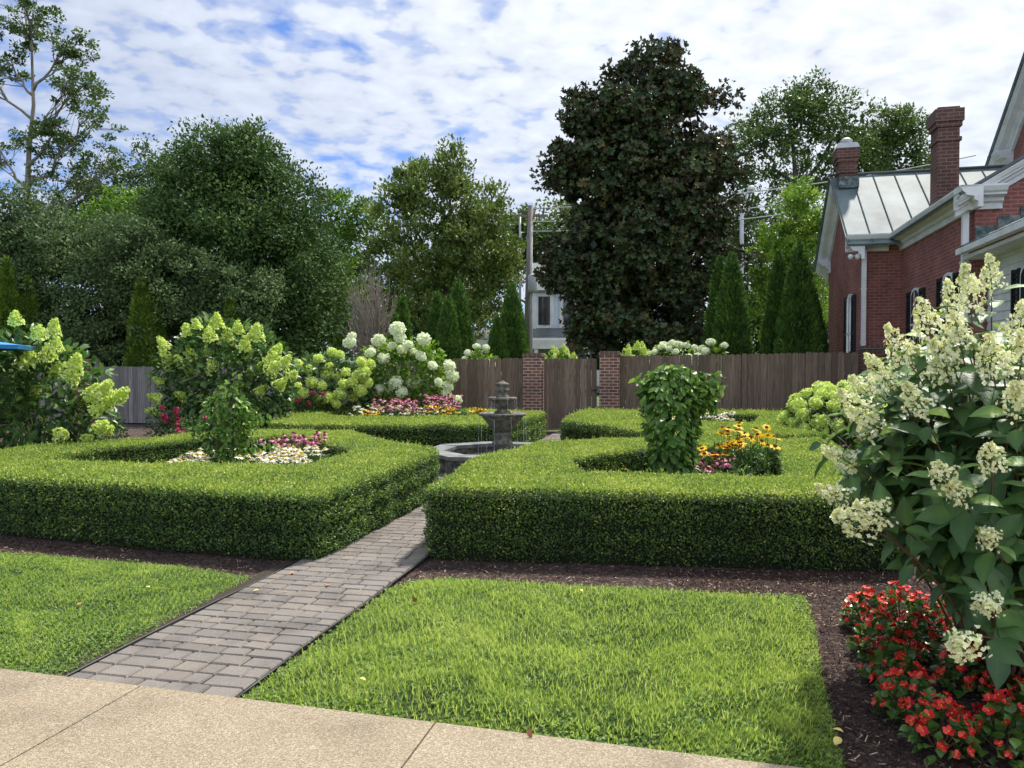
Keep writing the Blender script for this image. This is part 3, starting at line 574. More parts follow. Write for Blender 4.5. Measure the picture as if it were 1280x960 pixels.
for k in range(9):
    an = k*2*math.pi/9+.2
    pts = [((.365+.02*t)*math.cos(an)+r.normal(0, .003), (.365+.02*t)*math.sin(an)+r.normal(0, .003), .87-.70*t*t-.01) for t in np.linspace(0, 1, 9)]
    Acc().tube(pts, [.0010+.0016*r.random() for _ in pts], 5).obj('water_trickle', M['jet'], f, True)
for k in range(7):
    an = k*2*math.pi/7+.6
    pts = [((.222+.02*t)*math.cos(an), (.222+.02*t)*math.sin(an), 1.11-.25*t*t) for t in np.linspace(0, 1, 7)]
    Acc().tube(pts, .0016, 5).obj('water_trickle', M['jet'], f, True)

# ------------------------------------------------------------------ fences, gate, pillars
def fence(label, p0, p1, h0, h1, m, seed, bwid=.140, post=True):
    r = np.random.default_rng(seed); p0 = np.array(p0); p1 = np.array(p1); L = np.linalg.norm(p1-p0); e = (p1-p0)/L; nn = np.array([e[1], -e[0]]) if e[0] > 0 else np.array([-e[1], e[0]])
    t = thing('board_fence', label, 'fence', (p0[0], p0[1], 0), math.atan2(e[1], e[0]))
    n = int(L/bwid); k = np.arange(n); wd = L/n
    hh = h0+(h1-h0)*(k+.5)/n+r.normal(0, .007, n)-.0
    ac = Acc()
    T = [(-.5, -.5, 0), (.5, -.5, 0), (.5, .5, 0), (-.5, .5, 0), (-.5, -.5, .985), (.5, -.5, .985), (.5, .5, .985), (-.5, .5, .985), (-.28, -.5, 1), (.28, -.5, 1), (.28, .5, 1), (-.28, .5, 1)]
    F = [(0, 1, 5, 4), (1, 2, 6, 5), (2, 3, 7, 6), (3, 0, 4, 7), (4, 5, 9, 8), (5, 6, 10, 9), (6, 7, 11, 10), (7, 4, 8, 11), (8, 9, 10, 11)]
    X = np.tile([1.0, 0, 0], (n, 1)); X[:, 2] = 0; Y = np.tile([0, 1.0, 0], (n, 1)); Z = np.tile([0, 0, 1.0], (n, 1)); Z[:, 0] = r.normal(0, .0025, n)
    P = np.stack([(k+.5)*wd, r.normal(0, .004, n), np.full(n, .03)], -1)
    ac.scatter(T, F, P, X, Y, Z, wd-r.uniform(.003, .011, n), .018, hh-.03, v=np.clip(r.normal(.4, .28, n), 0, 1))
    ac.obj('boards', m, t)
    for z in (.35, 1.0, 1.55):
        Acc().box((L/2, .035, z), (L, .04, .085)).obj('rail', m, t)
    if post:
        for x in np.arange(.2, L, 2.4): Acc().box((x, .10, .9), (.09, .09, 1.8)).obj('post', m, t)
    return t
GX, GY = 1.47, 18.8
def fl(x): return GY-.21*(x-GX)
pw = .46; px1, px2 = GX-.93, GX+.90
fence('brown stained board fence between the hydrangeas and the left gate pillar', (-2.0, fl(-2.0)), (px1-pw/2, fl(px1-pw/2)), 1.78, 1.81, M['wood'], 31)
fence('long brown stained board fence from the right gate pillar to the brick house', (px2+pw/2, fl(px2+pw/2)), (7.86, fl(7.86)), 1.85, 1.93, M['wood'], 32)
fence('weathered grey board fence behind the left hydrangeas and roses', (-11.9, fl(-11.9)), (-2.01, fl(-2.01)), 1.56, 1.78, M['greywood'], 33)
fence('weathered grey board fence running off left beyond the orange brick post', (-17, fl(-17)), (-12.5, fl(-12.5)), 1.50, 1.56, M['greywood'], 34)
def pillar(label, x, y, wd, h, m, capm, cat='pillar'):
    t = thing('brick_pillar', label, cat, (x, y, 0), -R(11.9))
    Acc().box((0, 0, h/2-.02), (wd, wd, h-.04)).obj('shaft', m, t)
    ac = Acc().box((0, 0, h-.01), (wd+.05, wd+.05, .06)); ac.box((0, 0, h+.035), (wd-.02, wd-.02, .03)); ac.obj('cap', capm, t); return t
M['capstone'] = brickmat('weathered brick coping', (.16, .085, .065), (.12, .065, .05), (.22, .18, .15), .11, .2, .01)
pillar('brick pillar on the left side of the garden gate', px1, fl(px1), pw, 1.88, M['pillarbrick'], M['capstone'])
pillar('brick pillar on the right side of the garden gate', px2, fl(px2), pw, 1.92, M['pillarbrick'], M['capstone'])
pillar('brick pillar where the brown fence meets the house', 8.2, fl(8.2), .55, 2.02, M['chimbrick'], M['capstone'])
pillar('orange brick post at the left end of the grey fence', -12.1, fl(-12.1)-.1, .36, 1.76, M['newbrick'], M['newbrick'])
g = thing('garden_gate', 'brown board gate between the two brick pillars', 'gate', (px1+pw/2+.12, fl(px1+pw/2+.12), 0), -math.atan(.21))
gw = px2-px1-pw-.17; nb = 9
for k in range(nb):
    ww = gw/nb; Acc().box((ww*(k+.5), 0, .06+.865+.006*math.sin(k*2)), (ww-.007, .02, 1.73), v=float(rng.random())).obj('board', M['wood'], g)
for z in (.3, 1.0, 1.6): Acc().box((gw/2, .03, z), (gw, .035, .09)).obj('rail', M['wood'], g)
Acc().box((-.055, .02, .9), (.09, .09, 1.76)).obj('gate_post', M['wood'], g)
Acc().box((gw-.06, -.02, 1.02), (.10, .02, .04)).tube([(gw-.1, -.03, 1.02), (gw+.02, -.03, 1.02)], .006).obj('latch', M['black'], g)

# ------------------------------------------------------------------ brick house
HX, HY, HT = 8.6, 19.0, R(13.3)
house = thing('brick_house', 'red brick house with pale metal roofs, white cornices and tall chimneys', 'house', (HX, HY, 0), -HT)
def poly3(acc, pts, v=.5, mi=0): acc.raw(pts, [tuple(range(len(pts)))], v, mi)
def gable_block(x0, x1, y0, y1, ze, slope, axis, m):
    """walls with gable tops; axis = ridge direction"""
    ac = Acc()
    if axis == 'x':
        ym = (y0+y1)/2; zr = ze+slope*(y1-y0)/2
        poly3(ac, [(x0, y0, 0), (x1, y0, 0), (x1, y0, ze), (x0, y0, ze)]); poly3(ac, [(x1, y1, 0), (x0, y1, 0), (x0, y1, ze), (x1, y1, ze)])
        poly3(ac, [(x0, y1, 0), (x0, y0, 0), (x0, y0, ze), (x0, ym, zr), (x0, y1, ze)]); poly3(ac, [(x1, y0, 0), (x1, y1, 0), (x1, y1, ze), (x1, ym, zr), (x1, y0, ze)])
    else:
        xm = (x0+x1)/2; zr = ze+slope*(x1-x0)/2
        poly3(ac, [(x0, y1, 0), (x0, y0, 0), (x0, y0, ze), (x0, y1, ze)]); poly3(ac, [(x1, y0, 0), (x1, y1, 0), (x1, y1, ze), (x1, y0, ze)])
        poly3(ac, [(x0, y0, 0), (x1, y0, 0), (x1, y0, ze), (xm, y0, zr), (x0, y0, ze)]); poly3(ac, [(x1, y1, 0), (x0, y1, 0), (x0, y1, ze), (xm, y1, zr), (x1, y1, ze)])
    return ac.obj('wall', m, house)
def roof_plane(p00, p10, p11, p01, m, seams, name='roof', th=.05):
    """p00->p10 along the eave, p01/p11 along the ridge"""
    a_, b_, c_, d_ = map(np.array, (p00, p10, p11, p01)); nn = np.cross(b_-a_, d_-a_); nn = nn/np.linalg.norm(nn); nn = nn if nn[2] > 0 else -nn
    ac = Acc(); V = [a_, b_, c_, d_, a_+nn*th, b_+nn*th, c_+nn*th, d_+nn*th]
    ac.raw(V, [(0, 3, 2, 1), (4, 5, 6, 7), (0, 1, 5, 4), (1, 2, 6, 5), (2, 3, 7, 6), (3, 0, 4, 7)])
    o_ = ac.obj(name, m, house); sm = Acc()
    for i in range(seams+1):
        t = i/seams; s0 = a_+(b_-a_)*t+nn*(th+.02); s1 = d_+(c_-d_)*t+nn*(th+.02); sm.tube([s0, s1], .017, 4)
    if seams < 2: sm = Acc().tube([d_+nn*(th+.02), c_+nn*(th+.02)], .03, 6)
    sm.obj('ridge_cap' if seams < 2 else 'seams', M['darkroof'] if m is not M['darkroof'] else M['flash'], o_); return o_
ZE = 4.72; sA = .84
gable_block(0, 4.7, 0, 4.6, ZE, sA, 'x', M['brick'])
sB = .60; gable_block(.93, 7.2, -5.0, -.01, ZE, sB, 'y', M['brick'])
gable_block(4.75, 12, -3.0, 4.3, 7.7, .85, 'x', M['brick'])
def rz(y): return ZE+.12+sA*y
roof_plane((-.38, -.38, rz(-.38)), (1.2, -.38, rz(-.38)), (4.75, 2.3, rz(2.3)), (-.38, 2.3, rz(2.3)), M['metalroof'], 0+1)
bpy.data.objects.remove([o for o in house.children if o.name.startswith('roof')][-1].children[0])
rf = [o for o in house.children if o.name.startswith('roof')][-1]
ac = Acc(); poly3(ac, [(1.2, -.38, rz(-.38)+.03), (4.75, -.38, rz(-.38)+.03), (4.75, 2.3, rz(2.3)+.065), (1.21, 2.3, rz(2.3)+.065)]); 
o_ = Acc()
for x in np.arange(-.34, 4.7, .53):     # straight seams running up the slope
    y0 = -.36 if x < 1.1 else -.3+(x-1.1)*0.0
    o_.tube([(x, y0, rz(y0)+.09), (x, 2.3, rz(2.3)+.09)], .013, 4)
o_.tube([(-.4, 2.3, rz(2.3)+.10), (4.75, 2.3, rz(2.3)+.10)], .04, 6)
o_.obj('seams', M['darkroof'], rf)
rf2 = ac.obj('roof', M['metalroof'], house)
roof_plane((4.75, 4.98, rz(-.38)), (-.38, 4.98, rz(-.38)), (-.38, 2.31, rz(2.3)), (4.75, 2.31, rz(2.3)), M['metalroof'], 9)
# wing B roof
xm = (.93+7.2)/2
def rb(x): return ZE+.12+sB*(x-.93)
roof_plane((.60, 0.0, rb(.60)), (.60, -5.33, rb(.60)), (xm, -5.33, rb(xm)), (xm, 0.0, rb(xm)), M['darkroof'], 1)
roof_plane((7.53, -5.33, rb(.60)), (7.53, 0, rb(.60)), (xm, 0, rb(xm)), (xm, -5.33, rb(xm)), M['darkroof'], 10)
# main block roof
def rc(y): return 7.7+.12+.85*(y+3.0)
ymc = .65
roof_plane((4.3, -3.45, rc(-3.45)), (12.4, -3.45, rc(-3.45)), (12.4, ymc, rc(ymc)), (4.3, ymc, rc(ymc)), M['metalroof'], 14)
roof_plane((12.4, 4.75, rc(-3.45)), (4.3, 4.75, rc(-3.45)), (4.3, ymc, rc(ymc)), (12.4, ymc, rc(ymc)), M['metalroof'], 14)
def molding(p0, p1, out, up=(0, 0, 1), name='cornice', size=.34):
    """stepped classical cornice along a line; profile grows outwards as it rises"""
    p0, p1, out, up = map(lambda q: np.array(q, float), (p0, p1, out, up)); ac = Acc()
    prof = [(-.02, 0), (.06, 0), (.06, .10), (.12, .13), (.12, .19), (.26, .22), (.26, .25), (.30, .28), (.34, .36), (.34, .39), (-.02, .39)]
    V = [p+out*a_*size/.34+up*b_*size/.34 for p in (p0, p1) for a_, b_ in prof]; k = len(prof)
    F = [(i, i+1, k+i+1, k+i) for i in range(k-1)]+[tuple(range(k))[::-1], tuple(range(k, 2*k))]
    ac.raw(V, F); return ac.obj(name, M['white'], house)
molding((-.36, 0, ZE-.30), (.62, 0, ZE-.30), (0, -1, 0))
molding((.93, 0.0, ZE-.30), (.93, -5.34, ZE-.30), (-1, 0, 0))
molding((.58, -5.0, ZE-.30), (1.35, -5.0, ZE-.30), (0, -1, 0))
# rakes
q = nrm(np.array([0, 1, sA])); molding((0, -.36, rz(-.36)-.33), (0, 2.3, rz(2.3)-.33), (-1, 0, 0), (0, 0, .95), 'rake_board')
molding((0, 4.96, rz(-.36)-.33), (0, 2.3, rz(2.3)-.33), (-1, 0, 0), (0, 0, .95), 'rake_board')
molding((0, 4.6-.3, ZE-.30), (0, 4.98, ZE-.30), (-1, 0, 0), name='cornice_return')
molding((.6, -5.0, rb(.6)-.34), (xm, -5.0, rb(xm)-.34), (0, -1, 0), (0, 0, .95), 'rake_board', .30)
molding((4.75, 4.74, rc(-3.44)-.40), (4.75, ymc, rc(ymc)-.40), (-1, 0, 0), (0, 0, .98), 'rake_board', .42)
molding((4.75, -3.44, rc(-3.44)-.40), (4.75, ymc, rc(ymc)-.40), (-1, 0, 0), (0, 0, .98), 'rake_board', .42)
molding((4.75, 4.0, 7.25), (4.75, 4.76, 7.25), (-1, 0, 0), name='cornice_return', size=.42)
# downspouts
for (x, y, z1) in ((-.0+.05, -.12, ZE-.28), (.80, -4.9, ZE-.28)):
    ac = Acc(); ac.box((x, y, z1/2), (.10, .10, z1)); 
    for zz in (.9, 2.2, 3.5): ac.box((x, y+.02, zz), (.13, .10, .03))
    ac.obj('downspout', M['white'], house)
# chimneys
def chimney(x, y, wx, wy, z0, z1, cap):
    c = Acc().box((x, y, (z0+z1)/2), (wx, wy, z1-z0))
    c.box((x, y, z1-.62), (wx+.07, wy+.07, .08)); c.box((x, y, z1-.30), (wx+.08, wy+.08, .12)); c.box((x, y, z1-.12), (wx+.14, wy+.14, .26)); o_ = c.obj('chimney', M['chimbrick'], house)
    if cap:
        Acc().raw([(x-.30, y-.30, z1+.01), (x+.30, y-.30, z1+.01), (x+.30, y+.30, z1+.01), (x-.30, y+.30, z1+.01), (x-.24, y-.24, z1+.16), (x+.24, y-.24, z1+.16), (x+.24, y+.24, z1+.16), (x-.24, y+.24, z1+.16)],
                  [(0, 1, 5, 4), (1, 2, 6, 5), (2, 3, 7, 6), (3, 0, 4, 7), (4, 5, 6, 7)]).obj('cap', M['galv'], o_)
        Acc().lathe([(.11, z1+.161), (.12, z1+.2), (.16, z1+.24), (.16, z1+.27), (.08, z1+.34), (0, z1+.35)], (x, y, 0), 14).obj('flue_cowl', M['galv'], o_, True)
    else:
        Acc().box((x, y, z1+.035), (wx, wy, .06)).obj('crown', M['chimbrick'], o_)
    return o_
chimney(.02, 2.15, .44, .48, 6.1, 7.48, True)
Acc().box((.02, 1.98, 6.53), (.50, .60, .30)).obj('flashing', M['flash'], house)
chimney(1.22, -2.2, .42, .50, 4.6, 7.02, False)
# windows with shutters
def window(x, y, z0, z1, wd, face, shut=True):
    """face 'x': wall facing -x ; 'y': wall facing -y"""
    def tr(a_, o_, z): return (x-o_, y+a_, z) if face == 'x' else (x+a_, y-o_, z)
    hw = wd/2; arch = [(-hw, z0), (hw, z0), (hw, z1-.12)]+[(hw*math.cos(t), z1-.12+.16*math.sin(t)) for t in np.linspace(.3, math.pi-.3, 7)]+[(-hw, z1-.12)]
    def pan(sc_, o0, o1):
        k = len(arch); zc_ = (z0+z1)/2; pts = [(a_*sc_[0], zc_+(z-zc_)*sc_[1]) for a_, z in arch]
        A_ = Acc(); A_.raw([tr(a_, o0, z) for a_, z in pts]+[tr(a_, o1, z) for a_, z in pts], [tuple(range(k)), tuple(range(2*k-1, k-1, -1))]+[(i, (i+1) % k, (i+1) % k+k, i+k) for i in range(k)]); return A_
    wn = pan((1.0, 1.0), .003, .05).obj('window', M['white'], house)
    pan((.84, .93), .051, .056).obj('pane', M['glass'], wn)
    b = Acc(); zc_ = (z0+z1)/2
    def bx(a0, a1, o0, o1, zz0, zz1, acc): 
        p = [tr(a_, o_, z) for z in (zz0, zz1) for o_ in (o0, o1) for a_ in (a0, a1)]; acc.raw(p, [(0, 2, 3, 1), (4, 5, 7, 6), (0, 1, 5, 4), (2, 6, 7, 3), (0, 4, 6, 2), (1, 3, 7, 5)])
    bx(-hw*.86, hw*.86, .057, .07, zc_-.025, zc_+.025, b); bx(-.012, .012, .057, .068, z0+.05, z1-.05, b); b.obj('muntins', M['white'], wn)
    s_ = Acc(); bx(-hw-.06, hw+.06, .052, .12, z0-.09, z0, s_); s_.obj('sill', M['white'], wn)
    if shut:
        for s0 in (-1, 1):
            s_ = Acc(); a0 = s0*(hw+.02); a1 = s0*(hw+.02+wd*.48); a0, a1 = min(a0, a1), max(a0, a1)
            bx(a0, a0+.05, .01, .065, z0, z1-.02, s_); bx(a1-.05, a1, .01, .065, z0, z1-.02, s_)
            for zz in np.linspace(z0, z1-.1, 3): bx(a0+.05, a1-.05, .01, .06, zz, zz+.07, s_)
            for zz in np.arange(z0+.1, z1-.1, .07): bx(a0+.05, a1-.05, .015, .045, zz, zz+.035, s_)
            s_.obj('shutter', M['black'], wn)
window(0, 1.15, 1.45, 3.45, .66, 'x')
window(.93, -1.35, 1.75, 3.35, .66, 'x'); window(.93, -3.65, 1.75, 3.42, .66, 'x')
ac = Acc().tube([(-.18, -.0, ZE-.42), (-.20, -.22, ZE-.42)], .02); ac.lathe([(0, 0), (.05, .02), (.07, .10), (.03, .14), (0, .14)], (-.12, -.25, ZE-.52), 12); ac.lathe([(0, 0), (.05, .02), (.07, .10), (.03, .14), (0, .14)], (-.28, -.25, ZE-.52), 12)
ac.obj('flood_lamp', M['white'], house, True)
# side porch with siding
ac = Acc(); nz = 22
for k in range(nz):
    z = .3+k*.15; ac.raw([(1.15, -5.03, z), (1.15, -12, z), (1.13, -12, z), (1.13, -5.03, z), (1.15, -5.03, z+.15), (1.15, -12, z+.15)], [(0, 1, 5, 4), (3, 2, 1, 0), (3, 4, 5, 2)])
ac.box((3.3, -8.5, 1.8), (4.2, 6.9, 3.6)); ac.obj('siding_wall', M['siding'], house)
roof_plane((.72, -5.03, 3.70), (.72, -12.3, 3.70), (4.9, -12.3, 5.5), (4.9, -5.03, 5.5), M['darkroof'], 16, 'porch_roof')
ac = Acc(); ac.box((.66, -8.7, 3.66), (.12, 7.3, .10)); ac.obj('gutter', M['white'], house)
ac = Acc(); ac.box((.93, -8.7, 3.55), (.42, 7.3, .06)); ac.obj('soffit', M['white'], house)
window(1.13, -6.9, 1.6, 3.2, .62, 'x')
ac = Acc()
for k in range(4): ac.box((1.12+k*.36, -5.022, 3.98+k*.16), (.38, .03, .30))
ac.obj('step_flashing', M['flash'], house)

# ------------------------------------------------------------------ distant pale house
dh = thing('pale_house', 'pale grey two storey house with white trim and porch behind the magnolia', 'house', (0, 46, 0), -R(6))
Acc().box((5.5, 4, 3.3), (8.6, 7, 6.6)).obj('wall', M['blue_siding'], dh)
ac = Acc(); ac.raw([(.8, .1, 6.6), (10.2, .1, 6.6), (10.2, 7.9, 6.6), (.8, 7.9, 6.6), (.8, 4, 8.3), (10.2, 4, 8.3)], [(0, 1, 5, 4), (2, 3, 4, 5), (0, 4, 3), (1, 2, 5), (0, 3, 2, 1)]); ac.obj('roof', M['darkroof'], dh)
Acc().box((5.5, .3, 6.35), (9.2, .5, .4)).obj('cornice', M['white'], dh)
Acc().box((2.3, 4, 8.4), (.8, .8, 1.6)).obj('chimney', M['newbrick'], dh)
for x in (1.9, 3.4, 5.4): 
    wn = Acc().box((x, .47, 4.95), (1.15, .10, 2.1)).obj('window', M['white'], dh); Acc().box((x, .41, 4.95), (.70, .04, 1.7)).obj('pane', M['glass'], wn)
Acc().box((1.32, .42, 4.8), (.22, .12, 3.2)).obj('corner_board', M['white'], dh)
ac = Acc(); ac.raw([(-3.2, -2.2, 3.1), (10, -2.2, 3.1), (10, .49, 3.9), (-3.2, .49, 3.9)], [(0, 1, 2, 3)]); ac.obj('porch_roof', M['darkroof'], dh)
Acc().box((3.4, -2.1, 2.85), (13.3, .3, .5)).obj('porch_beam', M['white'], dh)
for x in (-3, -1, 1.1, 1.6, 4.5, 8): Acc().box((x, -2.1, 1.3), (.22, .22, 2.6)).obj('porch_post', M['white'], dh)
Acc().box((3.4, -2.1, .95), (13, .06, .9)).obj('porch_railing', M['white'], dh)

# ------------------------------------------------------------------ trees
def tree(name, label, base, blobs, cr, nc, npc, L, m, bark, tr=.18, cat='tree', seed=1, group=None, rosette=False, wl=.55, hollow=.55, flat=.7, limbs=30, vmean=.5, tuft_up=.3, core=0, vbase=0, vn=.12):
    r = np.random.default_rng(seed); t = thing(name, label, cat, (base[0], base[1], 0), 0, group)
    B = np.array(blobs, float); B[:, 0] -= base[0]; B[:, 1] -= base[1]
    wt = (B[:, 3]*B[:, 5]); i = r.choice(len(B), nc, p=wt/wt.sum()); d = rdir(nc, r); rad = hollow+(1-hollow)*r.random(nc)**.6
    C = B[i, :3]+d*B[i, 3:]*rad[:, None]*(1+.16*wob(d[:, 0]*3+i, d[:, 2]*3, 1.3, seed))[:, None]
    rs = cr*r.uniform(.55, 1.35, nc)
    n = nc*npc; ci = np.repeat(np.arange(nc), npc); dd = rdir(n, r); rf_ = r.random(n)**.45
    P = C[ci]+dd*np.array([1, 1, flat])*(rs[ci]*rf_)[:, None]
    out = nrm(dd+.6*d[ci]+np.array([0, 0, .35])); A = nrm(out*.6+r.normal(0, .7, (n, 3))+np.array([0, 0, tuft_up-.2])); A, S, Nn = frames(A, nrm(out+r.normal(0, .5, (n, 3))+np.array([0, 0, .4])))
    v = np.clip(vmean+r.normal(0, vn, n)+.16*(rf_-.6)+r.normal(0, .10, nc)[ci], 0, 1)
    ac = Acc(); Ls = L*r.uniform(.65, 1.3, n)
    if rosette:
        for k in range(6):
            ang = k*2*np.pi/6+r.random(n)*1.2; AA = nrm(A*.75+S*np.cos(ang)[:, None]+Nn*np.sin(ang)[:, None]); a2, s2, n2_ = frames(AA, A)
            ac.scatter(*OVAL, P, a2, s2, n2_, Ls, Ls*.50, v=np.clip(v+r.normal(0, .08, n), 0, 1))
    else: ac.scatter(*DIA, P, A, S, Nn, Ls, Ls*wl, v=v)
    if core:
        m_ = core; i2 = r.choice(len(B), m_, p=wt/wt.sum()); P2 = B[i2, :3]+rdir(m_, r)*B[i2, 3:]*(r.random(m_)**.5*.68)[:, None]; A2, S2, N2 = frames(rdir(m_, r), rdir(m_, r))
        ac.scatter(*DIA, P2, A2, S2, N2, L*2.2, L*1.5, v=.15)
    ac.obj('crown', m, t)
    ac = Acc(); top = B[:, 2].max(); zl = (B[:, 2]-B[:, 5]).min(); cxy = (B[:, :2]*wt[:, None]).sum(0)/wt.sum()
    zz = np.linspace(0, top, 10); sw = (zz/top)**1.5; pts = np.stack([cxy[0]*sw+.12*np.sin(zz*.9+seed), cxy[1]*sw+.1*np.cos(zz*.8), zz], -1); ac.tube(pts, tr*(1-.85*zz/top)*np.where(zz < .1, 1.3, 1), 9)
    def limb(s0, e, r0, r1, bow=.12, nn=7):
        k = np.linspace(0, 1, nn)[:, None]; c_ = s0*(1-k)+e*k; c_[:, 2] += np.sin(k[:, 0]*np.pi)*bow*np.linalg.norm(e-s0)*-.6; c_[1:-1] += r.normal(0, .03*np.linalg.norm(e-s0), (nn-2, 3))
        ac.tube(c_, np.linspace(r0, r1, nn), 6); return c_
    main = {}
    for b_ in range(len(B)):
        e = B[b_, :3]+np.array([0, 0, .2*B[b_, 5]]); z0 = np.clip(e[2]-1.1*np.hypot(e[0]-np.interp(e[2], zz, pts[:, 0]), e[1])-.4, .12*top, top*.92)
        s0 = np.array([np.interp(z0, zz, pts[:, 0]), np.interp(z0, zz, pts[:, 1]), z0]); rr_ = tr*np.interp(z0, [0, top], [.55, .25]); main[b_] = limb(s0, e, rr_, rr_*.3)
    for p in r.permutation(nc)[:limbs]:
        ml = main[i[p]]; s0 = ml[r.integers(2, 7)]; e = C[p]; c_ = limb(s0, e, tr*.11, tr*.035, .08, 5)
        for _ in range(3): limb(c_[r.integers(1, 5)], e+rdir(1, r)[0]*rs[p]*.9, tr*.05, tr*.02, .05, 3)
    ac.obj('trunk', bark, t, True)
    return t
# magnolia : blobs x,y,z,rx,ry,rz
D = 30
tree('magnolia_tree', 'huge dark magnolia tree with rust brown leaves standing behind the gate', (PX(805, D), D), [
    (PX(791.8, D), D, PZ(102, D), 1.25, 1.5, 1.7), (PX(835.8, D), D, PZ(118, D), 1.35, 1.5, 1.6), (PX(774.2, D), D, PZ(150, D), 2.07, 2.0, 1.8), (PX(840.2, D), D, PZ(170, D), 1.98, 2, 2.2),
    (PX(761, D), D, PZ(230, D), 2.16, 2.3, 1.8), (PX(844.6, D), D, PZ(240, D), 2.34, 2.3, 2.2), (PX(712.6, D), D, PZ(215, D), .9, 1.0, 1.0), (PX(893, D), D, PZ(215, D), 1.08, 1.0, 1.0), (PX(725.8, D), D, PZ(150, D), .8, .8, .9),
    (PX(743.4, D), D, PZ(320, D), 2.07, 2.6, 1.9), (PX(844.6, D), D, PZ(330, D), 2.61, 2.6, 2.4), (PX(800.6, D), D, PZ(300, D), 2.88, 2.8, 3.2), (PX(703.8, D), D, PZ(330, D), 1.0, 1.2, .9),
    (PX(791.8, D), D, PZ(405, D), 2.7, 2.8, 1.7), (PX(871, D), D, PZ(405, D), 1.35, 2.2, 1.5), (PX(752.2, D), D, PZ(415, D), 1.08, 1.5, 1.2)],
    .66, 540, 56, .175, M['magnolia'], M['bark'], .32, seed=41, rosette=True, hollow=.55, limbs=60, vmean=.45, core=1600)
D = 26
tree('holly_tree', 'large dense dark holly with domed top left of the bare shrub', (PX(300, D), D), [
    (PX(290, D), D, PZ(215, D), 1.5, 2.0, 1.6), (PX(320, D), D, PZ(205, D), 1.1, 1.5, 1.1), (PX(240, D), D, PZ(250, D), 1.6, 2.0, 1.6), (PX(350, D), D, PZ(270, D), 1.8, 2.2, 1.7), (PX(300, D), D, PZ(320, D), 3.0, 2.8, 2.6), (PX(370, D), D, PZ(350, D), 1.6, 2, 2.2), (PX(240, D), D, PZ(350, D), 2.2, 2, 2.4), (PX(320, D), D, PZ(410, D), 3.0, 2.5, 1.6)],
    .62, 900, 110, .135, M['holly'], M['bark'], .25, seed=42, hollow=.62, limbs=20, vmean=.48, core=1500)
D = 24
tree('evergreen_shrub', 'broad grey green evergreen shrub behind the left hydrangea at the photo edge', (PX(60, D), D), [
    (PX(20, D), D, PZ(290, D), 2.0, 1.8, 1.3), (PX(100, D), D, PZ(310, D), 1.8, 1.8, 1.2), (PX(60, D), D, PZ(370, D), 2.6, 2.0, 1.9), (PX(-20, D), D, PZ(350, D), 1.8, 2.0, 2.2), (PX(60, D), D, PZ(430, D), 3.2, 2.2, 1.3)],
    .5, 560, 100, .12, M['viburnum'], M['bark'], .14, cat='shrub', seed=43, hollow=.62, limbs=12, core=900, vmean=.5)
tree('evergreen_shrub', 'grey green evergreen shrub between the gold arborvitae and the big holly', (PX(190, D-1), D-1), [
    (PX(170, D-1), D-1, PZ(330, D-1), 1.5, 1.5, 1.3), (PX(230, D-1), D-1, PZ(365, D-1), 1.6, 1.5, 1.3), (PX(300, D-1), D-1, PZ(375, D-1), 1.3, 1.4, 1.1), (PX(220, D-1), D-1, PZ(420, D-1), 2.8, 1.6, 1.4), (PX(130, D-1), D-1, PZ(400, D-1), 1.4, 1.5, 1.8)],
    .42, 520, 95, .105, M['viburnum'], M['bark'], .12, cat='shrub', seed=44, hollow=.62, limbs=12, core=700, vmean=.56)
D = 32
tree('hornbeam_tree', 'olive green tree with upright shoots between the bare shrub and the utility pole', (PX(560, D), D), [
    (PX(540, D), D, PZ(250, D), 1.7, 1.8, 1.6), (PX(515, D), D, PZ(225, D), .7, .8, .9), (PX(565, D), D, PZ(215, D), .8, .8, 1.2), (PX(490, D), D, PZ(255, D), 1.0, 1.2, .9), (PX(610, D), D, PZ(265, D), 1.0, 1.3, 1.5), (PX(595, D), D, PZ(310, D), 2.0, 2.0, 1.8), (PX(530, D), D, PZ(320, D), 2.4, 2.2, 1.7), (PX(630, D), D, PZ(330, D), .8, 1.2, 1.2), (PX(560, D), D, PZ(385, D), 2.6, 2.2, 1.3)],
    .50, 420, 70, .17, M['olive'], M['bark'], .2, seed=45, hollow=.5, limbs=45, tuft_up=.9, vmean=.5, core=250)
D = 36
tree('sparse_tree', 'tall sparse tree with bare looking limbs at the upper left', (PX(36, D), D), [
    (PX(40, D), D, PZ(30, D), 1.8, 1.6, 1.4), (PX(90, D), D, PZ(60, D), 1.1, 1.2, .9), (PX(100, D), D, PZ(110, D), 1.6, 1.4, .9), (PX(15, D), D, PZ(85, D), 1.4, 1.2, 1.0), (PX(120, D), D, PZ(150, D), 1.3, 1.2, .9), (PX(70, D), D, PZ(175, D), 1.6, 1.5, .9), (PX(-40, D), D, PZ(60, D), 1.8, 1.5, 2.2), (PX(5, D), D, PZ(190, D), 1.2, 1.2, .7), (PX(140, D), D, PZ(200, D), 1.2, 1.2, 1.2), (PX(90, D), D, PZ(225, D), 1.8, 1.5, 1.0)],
    .33, 260, 60, .16, M['green'], M['greybark'], .24, seed=46, hollow=.25, flat=.45, limbs=150, vmean=.45)
D = 40
tree('background_tree', 'dusky green tree behind the evergreen shrubs below the tall sparse tree', (PX(170, D), D), [
    (PX(185, D), D, PZ(225, D), 1.5, 1.5, 1.8), (PX(130, D), D, PZ(240, D), 1.6, 1.5, 1.6), (PX(160, D), D, PZ(290, D), 3.0, 2.2, 2.2), (PX(220, D), D, PZ(250, D), 1.5, 1.5, 2.0), (PX(90, D), D, PZ(300, D), 2.5, 2, 2.2)],
    .6, 260, 75, .19, M['green'], M['bark'], .2, seed=47, hollow=.4, limbs=30, group='trees beyond the garden', vmean=.35, core=200)
